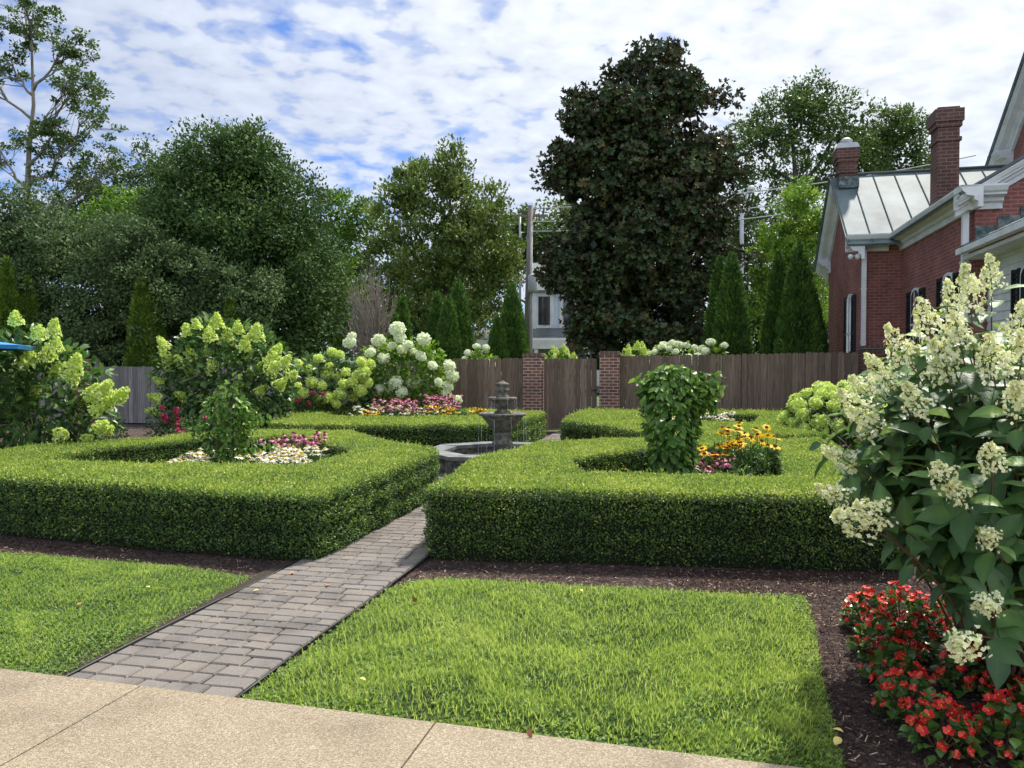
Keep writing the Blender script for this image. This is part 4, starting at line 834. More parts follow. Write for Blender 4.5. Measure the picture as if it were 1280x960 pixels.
tree('background_tree', 'yellow green young tree peeping between the dark shrubs and holly', (PX(160, 30), 30), [
    (PX(165, 30), 30, PZ(270, 30), 1.5, 1.3, 1.1), (PX(130, 30), 30, PZ(290, 30), 1.0, 1.0, 1.0), (PX(185, 30), 30, PZ(300, 30), 1.0, 1, 1.0)],
    .42, 130, 60, .15, M['lime'], M['bark'], .1, seed=48, hollow=.4, limbs=15, group='trees beyond the garden', vmean=.42)
tree('background_tree', 'bright green tree just right of the big holly', (PX(415, 34), 34), [
    (PX(420, 34), 34, PZ(275, 34), 1.1, 1.3, 1.3), (PX(400, 34), 34, PZ(330, 34), 1.8, 1.5, 2.2), (PX(455, 34), 34, PZ(280, 34), .9, 1.2, 1.2), (PX(430, 34), 34, PZ(390, 34), 1.8, 1.5, 1.8)],
    .45, 260, 75, .15, M['lime'], M['bark'], .13, seed=49, hollow=.4, limbs=20, group='trees beyond the garden', vmean=.30, core=150)
D = 60
tree('background_tree', 'hazy tree behind the utility pole left of the magnolia', (PX(690, D), D), [
    (PX(650, D), D, PZ(300, D), 3.0, 2.5, 2.2), (PX(690, D), D, PZ(290, D), 3.2, 2.5, 2.6), (PX(600, D), D, PZ(330, D), 4.0, 3.0, 4.0), (PX(720, D), D, PZ(340, D), 4.0, 3.0, 3.0)],
    .9, 240, 70, .32, M['green'], M['bark'], .3, seed=50, hollow=.4, limbs=20, group='trees beyond the garden', vmean=.5, core=150)
D = 46
tree('oak_tree', 'big tree with lobed crown behind the magnolia and the small chimney', (PX(1010, D), D), [
    (PX(985, D), D, PZ(150, D), 2.6, 2.2, 2.0), (PX(1010, D), D, PZ(130, D), 1.6, 1.6, 1.3), (PX(950, D), D, PZ(190, D), 2.4, 2.2, 2.0), (PX(1060, D), D, PZ(150, D), 1.6, 1.6, 1.2), (PX(1040, D), D, PZ(200, D), 3.0, 2.5, 2.0), (PX(960, D), D, PZ(270, D), 3.2, 3, 3.0), (PX(930, D), D, PZ(330, D), 2.4, 2, 3.5), (PX(1000, D), D, PZ(350, D), 3.4, 3, 3.2)],
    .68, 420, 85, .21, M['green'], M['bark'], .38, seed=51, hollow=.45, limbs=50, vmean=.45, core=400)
tree('oak_tree', 'big tree with lobed crown behind the tall brick chimney', (PX(1120, D+2), D+2), [
    (PX(1130, D), D+2, PZ(150, D), 2.0, 2.0, 1.3), (PX(1095, D), D+2, PZ(185, D), 2.0, 2.0, 1.6), (PX(1150, D), D+2, PZ(195, D), 1.6, 1.6, 2.0), (PX(1120, D), D+2, PZ(240, D), 3.0, 2.5, 2.4), (PX(1080, D), D+2, PZ(160, D), 1.0, 1.0, .8)],
    .62, 260, 80, .21, M['green'], M['bark'], .32, seed=52, hollow=.4, limbs=40, vmean=.47, core=120)
D = 33
tree('maple_tree', 'light green young tree left of the brick house gable', (PX(990, D), D), [
    (PX(1000, D), D, PZ(262, D), 1.1, 1.2, 1.1), (PX(980, D), D, PZ(310, D), 1.5, 1.4, 1.2), (PX(1010, D), D, PZ(320, D), 1.2, 1.4, 1.6), (PX(965, D), D, PZ(340, D), .9, 1.2, 1.6), (PX(985, D), D, PZ(390, D), 1.9, 1.6, 1.6)],
    .42, 240, 65, .16, M['lime'], M['bark'], .12, seed=53, hollow=.4, limbs=25, tuft_up=.7, vmean=.52)
tree('background_tree', 'dark low tree filling the gap behind the right arborvitae', (PX(1010, 40), 40), [
    (PX(1010, 40), 40, PZ(400, 40), 3.4, 2, 2.6), (PX(930, 40), 40, PZ(400, 40), 2.0, 2, 2.6)],
    .6, 200, 80, .2, M['green'], M['bark'], .15, seed=54, hollow=.4, limbs=8, group='trees beyond the garden', vmean=.3, core=250)
tree('background_tree', 'tree mass behind the hornbeam and bare shrub', (PX(480, 44), 44), [
    (PX(480, 44), 44, PZ(370, 44), 4, 2.5, 3.2), (PX(400, 44), 44, PZ(370, 44), 4, 2.5, 3.2), (PX(560, 44), 44, PZ(400, 44), 3, 2.5, 2.2), (PX(450, 44), 44, 2.2, 7, 2.5, 2.4), (PX(580, 44), 49, 2.0, 4, 2.5, 2.2)],
    .7, 420, 80, .24, M['green'], M['bark'], .2, seed=55, hollow=.4, limbs=8, group='trees beyond the garden', vmean=.35, core=350)
# bare twiggy shrub
t = thing('bare_shrub', 'leafless grey brown twiggy shrub behind the white hydrangea', 'shrub', (PX(472, 25), 25, 0)); r = np.random.default_rng(9); ac = Acc()
for k in range(150):
    an = r.uniform(0, 6.28); sp = r.uniform(.1, .95); h_ = r.uniform(2.8, 5.5)*(1-.25*sp); p = [(.15*math.cos(an)*sp, .15*math.sin(an)*sp, 0)]
    for q_ in np.linspace(.15, 1, 8): p.append((math.cos(an)*sp*q_**1.2+r.normal(0, .04)-.2*q_, math.sin(an)*sp*q_**1.2+r.normal(0, .04), h_*q_**.9))
    ac.tube(p, np.linspace(.024, .008, 9), 4)
    for _ in range(4):
        b0 = np.array(p[r.integers(3, 8)]); e_ = b0+np.array([math.cos(an)*.3+r.normal(0, .2), r.normal(0, .2), r.uniform(.2, .7)]); ac.tube([b0, (b0+e_)/2+r.normal(0, .04, 3), e_], [.009, .007, .005], 3)
ac.obj('twigs', M['twig'], t)

# arborvitae
def arbor_mesh(seed, m, lumps=1):
    r = np.random.default_rng(seed); n = 26000; z = 1-np.sqrt(r.random(n)); z = np.clip(z*1.02, 0, 1); ph = r.uniform(0, 2*np.pi, n)
    prof = lambda q_: np.clip((1-q_)**.75*(.80+.42*q_)*1.0, 0, 1)*np.clip(.80+q_*1.2, 0, 1)
    rad = prof(z)*(1+.16*wob(np.cos(ph)*2.2, z*11+np.sin(ph)*2, 1.1, seed)+.09*np.sin(ph*5+z*14+seed)+.05*np.sin(ph*11-z*23))*(1-r.random(n)**2*.25)
    P = np.stack([rad*np.cos(ph), rad*np.sin(ph), z], -1); o_ = np.stack([np.cos(ph), np.sin(ph), np.zeros(n)], -1)
    return P, o_, r
def arbor(name, label, x, y, h, wd, seed, m, group='arborvitae behind the fence'):
    P, o_, r = arbor_mesh(seed, m); P = P*np.array([wd/2, wd/2, h]); n = len(P)
    A = nrm(o_*.55+np.array([0, 0, 1.0])+r.normal(0, .35, (n, 3))); A, S, Nn = frames(A, nrm(np.cross(o_, [0, 0, 1.0])*r.choice([-1, 1], n)[:, None]*.6+o_*.6+r.normal(0, .4, (n, 3))))
    L = .10*(h/4)**.5
    v = np.clip(.45+r.normal(0, .20, n)+.22*wob(np.arctan2(P[:, 1], P[:, 0])*2, P[:, 2]*5, 1, seed), 0, 1)
    t = thing(name, label, 'evergreen', (x, y, 0), 0, group)
    ac = Acc().scatter(*DIA, P, A, S, Nn, L*r.uniform(.6, 1.7, n), L*.42, v=v)
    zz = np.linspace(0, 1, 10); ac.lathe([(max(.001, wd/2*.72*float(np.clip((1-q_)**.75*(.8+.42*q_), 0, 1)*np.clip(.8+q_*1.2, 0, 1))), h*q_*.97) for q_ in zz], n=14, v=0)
    ac.obj('crown', m, t); Acc().tube([(0, 0, 0), (0, 0, h*.3)], .07, 8).obj('trunk', M['bark'], t); return t
arb = [(655-15, 357, 22.5, 1.35, 'tall arborvitae just left of the utility pole', 'arbor'), (622, 398, 22, 1.0, 'short arborvitae tucked left of the one beside the utility pole', 'arbor'),
       (573, 352, 23, 1.3, 'tallest arborvitae of the three left of the left gate pillar', 'arbor'), (561, 372, 22, 1.1, 'middle arborvitae in front of the tallest of its trio', 'arbor'), (547, 368, 23.2, 1.0, 'slim arborvitae on the left of the trio behind the fence', 'arbor'),
       (503, 372, 23, .95, 'small arborvitae right of the bare twiggy shrub', 'arbor'), (494, 394, 22.4, .8, 'low arborvitae in front of the bare twiggy shrub', 'arbor'), 
       (180, 340, 21.9, 1.15, 'sunlit arborvitae above the grey fence left of the lime hydrangea', 'arbor_sunlit'), (196, 362, 22.1, .8, 'slim second tip beside the sunlit arborvitae above the grey fence', 'arbor_sunlit'),
       (289, 370, 22.2, .9, 'arborvitae tip showing above the lime hydrangea', 'arbor_sunlit'), (10, 325, 21.8, 1.1, 'tall golden green arborvitae at the left photo edge', 'arbor_sunlit'), (37, 348, 22.2, .95, 'golden green arborvitae right of the one at the left photo edge', 'arbor_sunlit'),
       (914, 318, 22, 1.45, 'wide arborvitae at the right foot of the magnolia', 'arbor'), (899, 325, 23, 1.2, 'arborvitae half hidden at the right foot of the magnolia', 'arbor'),
       (998, 305, 21.2, 1.5, 'tallest arborvitae beside the brick house', 'arbor'), (972, 316, 22, 1.1, 'arborvitae left of the tallest one beside the brick house', 'arbor'), (1018, 372, 21.5, 1.0, 'short arborvitae touching the brick house gable wall', 'arbor')]
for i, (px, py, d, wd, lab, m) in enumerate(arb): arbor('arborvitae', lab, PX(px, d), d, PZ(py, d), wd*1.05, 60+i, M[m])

# ------------------------------------------------------------------ shrubs: hydrangeas
def head_mesh(name, m, kind, seed, nfl=110, fs=.16):
    """unit-size flower head; kind round or cone"""
    r = np.random.default_rng(seed); d = rdir(nfl, r)
    if kind == 'round': P = d*np.array([.5, .5, .42]); nn = d
    else:
        z = r.random(nfl)**1.35; ph = r.uniform(0, 6.283, nfl); rr = .40*(1-z)**.75+.06
        rr = rr*(1+.18*np.sin(ph*3+seed)); P = np.stack([rr*np.cos(ph), rr*np.sin(ph), z*.95-.25], -1); nn = nrm(np.stack([np.cos(ph), np.sin(ph), np.full(nfl, .7)], -1))
    P = P*(1+r.normal(0, .05, (nfl, 1)))
    ac = Acc(); A, S, Nn = frames(rdir(nfl, r), nn+r.normal(0, .3, (nfl, 3)))
    tm = [(0, 0, -.1), (.5, .34, .1), (.62, 0, .04), (.5, -.34, .1)]
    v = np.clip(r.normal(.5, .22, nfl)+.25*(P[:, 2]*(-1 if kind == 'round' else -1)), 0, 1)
    for k in range(4):
        c_, s_ = math.cos(k*math.pi/2), math.sin(k*math.pi/2)
        ac.scatter([(0, 0, 0), (.34*c_-.32*s_, .34*s_+.32*c_, .10), (.62*c_, .62*s_, .04), (.34*c_+.32*s_, .34*s_-.32*c_, .10)], [(0, 3, 2, 1)], P, A, S, Nn, fs, fs, fs, v=v)
    if kind == 'cone' or kind == 'round': ac.lathe([(.0, -.3), (.22, -.25), (.30, 0), (.2, .25), (.0, .5)] if kind == 'cone' else [(0, -.36), (.3, -.25), (.42, 0), (.3, .25), (0, .36)], n=10, v=.25)
    return ac.mesh(name, m)
HM = {'lime': [head_mesh('flower_head', M['limeflower'], 'round', s, 150, .15) for s in (1, 2, 3)], 'limecone': [head_mesh('flower_head', M['limeflower'], 'cone', s, 170, .135) for s in (4, 5, 6)],
      'white': [head_mesh('flower_head', M['whiteflower'], 'round', s, 150, .15) for s in (7, 8, 9)]}
def shrub(name, label, cen, rad, nl, L, leafm, heads, base=None, seed=1, cat='hydrangea', group=None, tmpl=LEAF, lo=.05, shrink=None):
    """heads: list (x,y,z,size,kindlist)"""
    r = np.random.default_rng(seed); base = base or (cen[0], cen[1]); t = thing(name, label, cat, (base[0], base[1], 0), 0, group)
    cen = np.array(cen); rad = np.array(rad); d = rdir(nl, r); q_ = .55+.45*r.random(nl)**.6
    P = cen+d*rad*(q_*(1+.13*wob(d[:, 0]*3, d[:, 2]*3, 1.3, seed)))[:, None]; P[:, 2] = np.maximum(P[:, 2], lo+.1*r.random(nl))
    A = nrm(d*.7+r.normal(0, .5, (nl, 3))+np.array([0, 0, -.15])); A, S, Nn = frames(A, nrm(d*.5+np.array([0, 0, .8])+r.normal(0, .35, (nl, 3))))
    ll = L*r.uniform(.6, 1.2, nl)
    off = np.array([base[0], base[1], 0])
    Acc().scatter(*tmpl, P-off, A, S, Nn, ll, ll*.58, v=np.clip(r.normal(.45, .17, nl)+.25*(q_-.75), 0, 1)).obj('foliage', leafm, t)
    ac = Acc(); b0 = np.array([0, 0, 0.0])
    for k in range(26):
        e = cen+rdir(1, r)[0]*rad*.85-off; e[2] = max(e[2], .3); ac.tube([b0+r.normal(0, .08, 3)*[1, 1, 0], (b0+e)/2*[.75, .75, 1.05], e], [.012, .009, .004], 5)
    for (x, y, z, s_, ms) in heads:
        e = np.array([x, y, z])-off; dirn = e-(cen-off); dirn = dirn/np.linalg.norm(dirn)
        st = cen-off+dirn*np.array(rad)*.35; ac.tube([st, (st+e)/2+[0, 0, .02], e], [.006, .005, .004], 4)
        ax = Vector(dirn*np.array([.7, .7, 1])+np.array([0, 0, .55])); rt = ax.to_track_quat('Z', 'Y') @ Matrix.Rotation(r.uniform(0, 6.28), 4, 'Z').to_quaternion()
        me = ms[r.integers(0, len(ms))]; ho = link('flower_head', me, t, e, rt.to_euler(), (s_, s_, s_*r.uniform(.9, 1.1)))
    ac.obj('stems', M['stem'], t)
    return t
def surf_heads(cen, rad, n, smin, smax, ms, seed, zlo=-.35, front=True):
    r = np.random.default_rng(seed); out = []; tries = 0
    while len(out) < n and tries < 8000:
        tries += 1; d = rdir(1, r)[0]
        if d[2] < zlo or (front and d[1] > .35): continue
        p = np.array(cen)+d*np.array(rad)*1.04; s_ = r.uniform(smin, smax)
        if all(np.linalg.norm(p-np.array(o_[:3])) > .75*(s_+o_[3])*.62 for o_ in out): out.append((*p, s_, ms))
    return out
def px_heads(lst, d, s, ms, seed, jit=.15):
    r = np.random.default_rng(seed); return [(*P3(px, py, d+r.uniform(-jit, jit)), s*(l[2] if len(l) > 2 else 1)*r.uniform(.88, 1.12), ms) for l in lst for px, py in [l[:2]]]
# left hydrangea behind near hedge
D = 10.6
hd = px_heads([(20, 400), (45, 418), (65, 412), (12, 455), (48, 443, 1.2), (77, 458, 1.25), (60, 432), (22, 448), (70, 472), (95, 500, 1.3), (105, 490, 1.1), (108, 487), (52, 465), (126, 497), (90, 492), (100, 515), (112, 505), (110, 536), (62, 545, .9), (98, 550, .8), (15, 490, 1.05), (30, 482, .8), (120, 540, .7), (35, 525, .6), (75, 503, .8)], D-.45, .215, HM['limecone'], 3, .25)
hd = [(x, y+(.5-.5*abs(z-1.2)), z, s_, m_) for x, y, z, s_, m_ in hd]
shrub('hydrangea', 'lime panicle hydrangea by the blue umbrella at the left photo edge', (PX(38, D+.4), D+.4, 1.05), (1.12, .8, 1.05), 2600, .15, M['hyleaf'], hd, seed=71, tmpl=LEAF)
D = 15
c1, r1 = (PX(282, D), D, 1.32), (1.35, 1.0, 1.15)
hd = px_heads([(272, 405, 1.15), (235, 415), (262, 420, 1.1), (297, 412, 1.1), (320, 418, 1.15), (345, 440, 1.1), (338, 450), (285, 425, 1.2), (305, 432, 1.1), (260, 440, .9), (247, 408, .9), (290, 450), (212, 450, 1.1), (225, 452, .8), (215, 468), (200, 478, .9), (238, 465), (265, 460, 1.1), (247, 478, .8), (195, 498, .9), (195, 515, .9), (228, 495, .9), (314, 465, .9), (325, 460, .9), (340, 462), (355, 455), (350, 480, .9), (325, 488, .8), (297, 482, .8), (285, 500, .8), (318, 512, .7), (365, 470, .8), (205, 432, .9), (310, 445, .8), (275, 478, .7), (240, 445, .9)], D-.6, .265, HM['limecone'], 5, .3)
shrub('hydrangea', 'large lime panicle hydrangea in front of the grey fence beneath the arborvitae tip', c1, r1, 3600, .16, M['hyleaf'], hd, seed=72)
D = 17.9
hd = px_heads([(372, 455), (398, 448), (385, 462), (415, 440), (425, 443), (390, 478), (378, 492), (408, 468), (402, 482), (420, 470), (432, 465), (430, 480), (395, 500), (412, 497), (440, 478), (448, 470, 1.2), (455, 465, 1.2), (452, 452), (462, 455, 1.2), (458, 478, 1.2), (450, 488, 1.1), (425, 492), (405, 505), (372, 482, .8), (384, 506, .8), (420, 505, .8), (440, 495), (360, 468), (365, 485), (362, 500), (350, 490, .8), (412, 458, .8)], D-.7, .235, HM['lime'], 6, .3)
shrub('hydrangea', 'middle lime hydrangea crowded with round heads beside the white hydrangea', (PX(408, D), D, .95), (1.15, .8, .95), 2400, .15, M['hyleaf'], hd, seed=73)
D = 18.5
hd = px_heads([(497, 412, 1.2), (500, 422), (473, 425, 1.2), (530, 424, 1.2), (437, 428, 1.1), (440, 420, .8), (463, 441), (480, 448, 1.2), (510, 431, .9), (503, 437, .9), (518, 440, .9), (526, 445, .9), (541, 457, .9), (562, 457, 1.1), (566, 470, 1.1), (560, 483), (572, 500, .9), (528, 447, .7), (495, 478, 1.1), (485, 485, 1.1), (520, 478), (512, 478), (502, 490), (474, 487), (490, 432, .8), (548, 478, .8), (558, 492, .9)], D-.7, .265, HM['white'], 8, .25)
shrub('hydrangea', 'tall white round headed hydrangea left of the brown fence', (PX(505, D), D, 1.25), (1.15, .7, 1.1), 2800, .15, M['lime'], hd, seed=74)
D = 12.6
c1, r1 = (PX(1045, D), D, .66), (.78, .7, .58)
shrub('hydrangea', 'low round headed pale green hydrangea at the right end of the brown fence', c1, r1, 1500, .13, M['hyleaf'], surf_heads(c1, r1, 40, .20, .27, HM['lime'], 9, -.1), seed=75)
D = 14.3
c1, r1 = (PX(1112, D), D, .75), (.85, .7, .65)
shrub('hydrangea', 'pale hydrangea half hidden between the low round one and the big foreground bush', c1, r1, 1400, .13, M['hyleaf'], surf_heads(c1, r1, 34, .20, .27, HM['white'], 10, -.1), seed=76)
for px, hy, n_, lab, ms, sd_ in ((845, 432, 22, 'hydrangea peeping over the fence right of the right gate pillar', 'white', 1), (795, 437, 12, 'yellow green hydrangea heads just above the right gate pillar fence edge', 'lime', 2), (700, 440, 9, 'yellow green hydrangea heads showing above the garden gate', 'lime', 3), (600, 436, 8, 'pale hydrangea behind the fence between two arborvitae groups', 'white', 4), (893, 430, 5, 'pale hydrangea behind the fence between the wide arborvitae and the house group', 'white', 5)):
    D = 20.6; zt = PZ(hy, D); wd_ = .95 if n_ > 15 else .55
    c1, r1 = (PX(px, D), D, zt/2+.05), (wd_, .5, zt/2)
    shrub('hydrangea', lab, c1, r1, 900, .14, M['lime'], surf_heads(c1, r1, n_, .17, .25, HM['limecone' if ms == 'lime' else 'white'], 20+sd_, .45), seed=80+sd_, group='hydrangeas behind the fence')

# big foreground hydrangea
def panicle_mesh(seed):
    r = np.random.default_rng(seed); n = 165; z = r.random(n)**1.25; ph = r.uniform(0, 6.283, n)
    rr = (.40*(1-z)**.8+.05)*(1+.25*np.sin(ph*4+z*6+seed)); P = np.stack([rr*np.cos(ph), rr*np.sin(ph), z*1.0-.15], -1)
    P += r.normal(0, .03, P.shape); nn = nrm(np.stack([np.cos(ph), np.sin(ph), np.full(n, .8)], -1)+r.normal(0, .4, (n, 3))); A, S, Nn = frames(rdir(n, r), nn)
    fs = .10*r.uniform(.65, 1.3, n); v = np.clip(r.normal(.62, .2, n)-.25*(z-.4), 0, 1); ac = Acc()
    for k in range(4):
        a_ = k*math.pi/2; c_, s_ = math.cos(a_), math.sin(a_); loc = [(0, 0), (.28, .30), (.55, .22), (.62, 0), (.55, -.22), (.28, -.30)]
        T = [(x*c_-y*s_, x*s_+y*c_, .16*(x*x)+(.05 if y else 0)) for x, y in loc]
        ac.scatter(T, [(0, 5, 4, 3), (0, 3, 2, 1)], P, A, S, Nn, fs, fs, fs, v=v)
    m = 150; z = r.random(m)**1.1; ph = r.uniform(0, 6.283, m); rr = (.30*(1-z)+.03); Q = np.stack([rr*np.cos(ph), rr*np.sin(ph), z*1.0-.12], -1); A, S, Nn = frames(rdir(m, r), rdir(m, r))
    ac.scatter(*DIA, Q, A, S, Nn, .045, .04, v=r.uniform(.1, .5, m))
    for k in range(16):
        zz = r.uniform(-.1, .7); an = r.uniform(0, 6.28); ac.tube([(0, 0, zz-.1), (.3*(1-zz)*math.cos(an), .3*(1-zz)*math.sin(an), zz+.05)], [.012, .006], 4, mi=1)
    ac.tube([(0, 0, -.3), (0, 0, .8)], [.02, .008], 5, mi=1)
    return ac.mesh('flower_panicle', [M['creamflower'], M['stem']])
PM = [panicle_mesh(s) for s in (1, 2, 3, 4)]
cen = np.array([2.50, 3.80, 1.16]); rad = np.array([.95, .88, .80])
t = thing('hydrangea', 'very large cream panicle hydrangea in the right foreground above the red begonias', 'hydrangea', (2.5, 3.8, 0)); r = np.random.default_rng(77)
off = np.array([2.5, 3.8, 0]); fp = [(1212, 350, 3.35, 1.2), (1238, 336, 3.45, 1.0), (1162, 388, 3.35, 1.15), (1128, 418, 3.45, 1.1), (1200, 402, 3.2, 1.15), (1240, 430, 3.1, 1.1), (1276, 425, 3.0, 1.1), (1106, 452, 3.5, 1.1), (1148, 484, 3.2, 1.0), (1182, 436, 3.3, 1.15), (1076, 492, 3.6, 1.1),
      (1092, 512, 3.5, 1.1), (1062, 556, 3.65, 1.1), (1270, 482, 2.9, 1.0), (1242, 553, 2.85, .9), (1183, 574, 2.95, .95), (1203, 598, 2.95, .85), (1078, 628, 3.25, 1.25), (1100, 618, 3.2, 1.1), (1052, 600, 3.5, 1.0), (1240, 655, 2.95, .8), (1212, 778, 2.72, 1.1), (1238, 735, 2.85, .9), (1150, 440, 3.6, 1.0), (1275, 392, 3.3, 1.0), (1088, 476, 3.8, 1.0), (1190, 365, 3.5, .9)]
heads = [(P3(px, py, d), s_*.138) for px, py, d, s_ in fp]
for k in range(12):       # the side away from the camera blooms too
    d = nrm(r.normal(size=3)); 
    d[1] = abs(d[1]); d[0] = abs(d[0])*.9+.1; d = nrm(d)
    d[2] = abs(d[2])*.9-.1; heads.append((cen+d*rad*1.02, .15))
stems = Acc()
root = [np.array([.18*math.cos(a_), .18*math.sin(a_), 0]) for a_ in np.linspace(0, 6.28, 9)[:-1]]
LP, LA, LV, LL = [], [], [], []
def add_leaf(p, a_, l, v): LP.append(p); LA.append(a_); LL.append(l); LV.append(v)
def cane(e, big=1.0, nleaf=7):
    b0 = root[r.integers(0, 8)]; k = np.linspace(0, 1, 10)[:, None]; mid = b0*.4+e*.6+np.array([0, 0, .18]); c_ = (1-k)**2*b0+2*k*(1-k)*mid*[.8, .8, 1]+k*k*e
    stems.tube(c_, np.linspace(.0075, .0025, 10), 6)
    for i in range(nleaf):
        q_ = 1-i*.06-.03; p = np.array([np.interp(q_, k[:, 0], c_[:, j]) for j in range(3)]); tg = nrm(c_[-1]-c_[-3]); an = i*1.57+r.normal(0, .3)
        s0 = nrm(np.cross(tg, [0.3, .2, 1.0])); s1 = np.cross(tg, s0); dd = nrm(s0*math.cos(an)+s1*math.sin(an)+tg*.35+np.array([0, 0, -.05]))
        for sg in (1, -1):
            d2 = dd if sg > 0 else nrm(-dd+tg*.7); pt = p+d2*.03
            add_leaf(pt, d2, r.uniform(.095, .165)*big*(.8 if i == 0 else 1), np.clip(r.normal(.40, .15)+(.28 if i == 0 else 0), 0, 1))
for p, s_ in heads:
    e = p-off-np.array([0, 0, s_*.55]); cane(e, 1.0, 6)
    dirn = nrm(e-(cen-off)); ax = Vector(dirn*.8+np.array([0, 0, .45])); rt = ax.to_track_quat('Z', 'Y') @ Matrix.Rotation(r.uniform(0, 6.28), 4, 'Z').to_quaternion()
    link('flower_panicle', PM[r.integers(0, 4)], t, e, rt.to_euler(), (s_*.88, s_*.88, s_*1.22))
for k in range(290):
    d = nrm(r.normal(size=3)); d[2] = max(d[2], -.97); q_ = r.uniform(.6, .97); e = cen-off+d*rad*q_
    sh = np.clip((e[2]+.1)/.7, .5, 1); e[0] = e[0]*sh+.25*(1-sh); e[1] *= sh
    if e[2] < .22: continue
    if e[0]+off[0] < np.interp(e[2], [.3, .85, 1.0, 1.5, 2.0], [1.90, 1.88, 1.56, 1.60, 1.95]): continue
    cane(e, 1.0, 6)
LP, LA, LL, LV = np.array(LP), np.array(LA), np.array(LL), np.array(LV)
tipx = np.minimum(LP[:, 0], LP[:, 0]+LA[:, 0]*LL)+off[0]; kp = tipx > np.interp(LP[:, 2]-.04, [.4, .80, 1.0, 1.2, 1.4], [1.70, 1.72, 1.50, 1.28, 1.25])
LP, LA, LL, LV = LP[kp], LA[kp], LL[kp], LV[kp]; n = len(LP); A, S, Nn = frames(LA+r.normal(0, .12, (n, 3))+np.array([0, 0, -.12]), nrm(np.array([0, 0, 1.0])+.45*nrm(LP-(cen-off))+r.normal(0, .28, (n, 3))))
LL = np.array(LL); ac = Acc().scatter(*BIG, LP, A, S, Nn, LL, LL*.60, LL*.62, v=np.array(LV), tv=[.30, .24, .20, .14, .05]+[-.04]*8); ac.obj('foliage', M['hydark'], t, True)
stems.obj('stems', M['redstem'], t, True)

# ------------------------------------------------------------------ vines on obelisks
def vine(label, x, y, top, wd, n, seed, arms, m=M['vine'], L=.095):
    r = np.random.default_rng(seed); t = thing('climbing_vine', label, 'vine', (x, y, 0))
    z = .12+(top-.12)*r.random(n)**.85; ph = r.uniform(0, 6.283, n); rad = wd/2*(1+.20*np.sin(ph*2+z*3+seed)+.16*wob(np.cos(ph)*2, z*6, 1.2, seed))*(1-.80*np.clip((z-top+.26)/.26, 0, 1)**1.8)*(.80+.32*z/top)*np.where(z < .3, .85, 1)*(1-.35*r.random(n)**2)
    P = np.stack([rad*np.cos(ph), rad*np.sin(ph), z], -1); o_ = np.stack([np.cos(ph), np.sin(ph), np.zeros(n)], -1)
    for (ax, ay, az, bx_, by_, bz, k, s_) in arms:
        q_ = r.random(k)[:, None]; Q = np.array([ax, ay, az])*(1-q_)+np.array([bx_, by_, bz])*q_+r.normal(0, s_, (k, 3)); P = np.concatenate([P, Q]); o_ = np.concatenate([o_, rdir(k, r)])
    n = len(P); A = nrm(o_*.6+np.array([0, 0, -.55])+r.normal(0, .45, (n, 3))); A, S, Nn = frames(A, nrm(o_+np.array([0, 0, .55])+r.normal(0, .3, (n, 3)))); ll = L*r.uniform(.65, 1.3, n)
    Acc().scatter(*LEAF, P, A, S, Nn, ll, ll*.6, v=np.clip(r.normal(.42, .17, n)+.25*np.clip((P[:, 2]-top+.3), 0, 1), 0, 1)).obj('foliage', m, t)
    ac = Acc()
    for k in range(7):
        zz = np.linspace(0, top*.97, 22); a_ = k*.9+zz*2.2; rr = wd/2*.62; ac.tube(np.stack([rr*np.cos(a_), rr*np.sin(a_), zz], -1), .005, 4)
    for (ax, ay, az, bx_, by_, bz, k, s_) in arms: ac.tube([(ax*.5, ay*.5, az-.05), (ax, ay, az), (bx_, by_, bz)], [.006, .005, .003], 4)
    ac.obj('stems', M['twig'], t)
    ob = thing('obelisk_trellis', 'black metal trellis inside the '+('dense vine in the right bed' if x > 0 else 'loose vine in the left bed'), 'trellis', (x, y, 0)); ac = Acc()
    w2 = wd*.36
    for sx in (-1, 1):
        for sy in (-1, 1): Acc().tube([(sx*w2, sy*w2, 0), (sx*w2*.8, sy*w2*.8, top*.98)], .007, 6).obj('post', M['black'], ob)
    for zz in (.35, .8, 1.2):
        q_ = w2*(1-.2*zz/top); Acc().tube([(q_, q_, zz), (-q_, q_, zz), (-q_, -q_, zz), (q_, -q_, zz), (q_, q_, zz)], .006, 5).obj('crossbar', M['black'], ob)
vine('dense leafy vine column in the near right bed', PX(840, 8.3), 8.3, 1.60, .55, 1900, 91, [(.05, 0, 1.35, .42, -.05, 1.45, 170, .05), (.1, 0, 1.30, .50, .05, 1.38, 140, .05), (.2, 0, 1.2, .44, .1, 1.22, 80, .04), (-.1, 0, 1.4, -.36, -.05, 1.46, 80, .035), (-.1, 0, 1.3, -.32, .0, 1.36, 60, .035), (.35, 0, 1.4, .46, 0, 1.15, 60, .03)])
vine('loose climbing rose column in the near left bed', PX(282, 9.3), 9.3, 1.34, .42, 1300, 92, [(.1, 0, 1.0, .40, 0, .95, 120, .06), (-.1, 0, .9, -.40, 0, .80, 110, .06), (0, 0, 1.1, .12, 0, 1.42, 50, .05), (.1, 0, .75, .5, 0, .62, 60, .06), (.1, 0, .3, .38, -.1, .55, 150, .10)], L=.07)

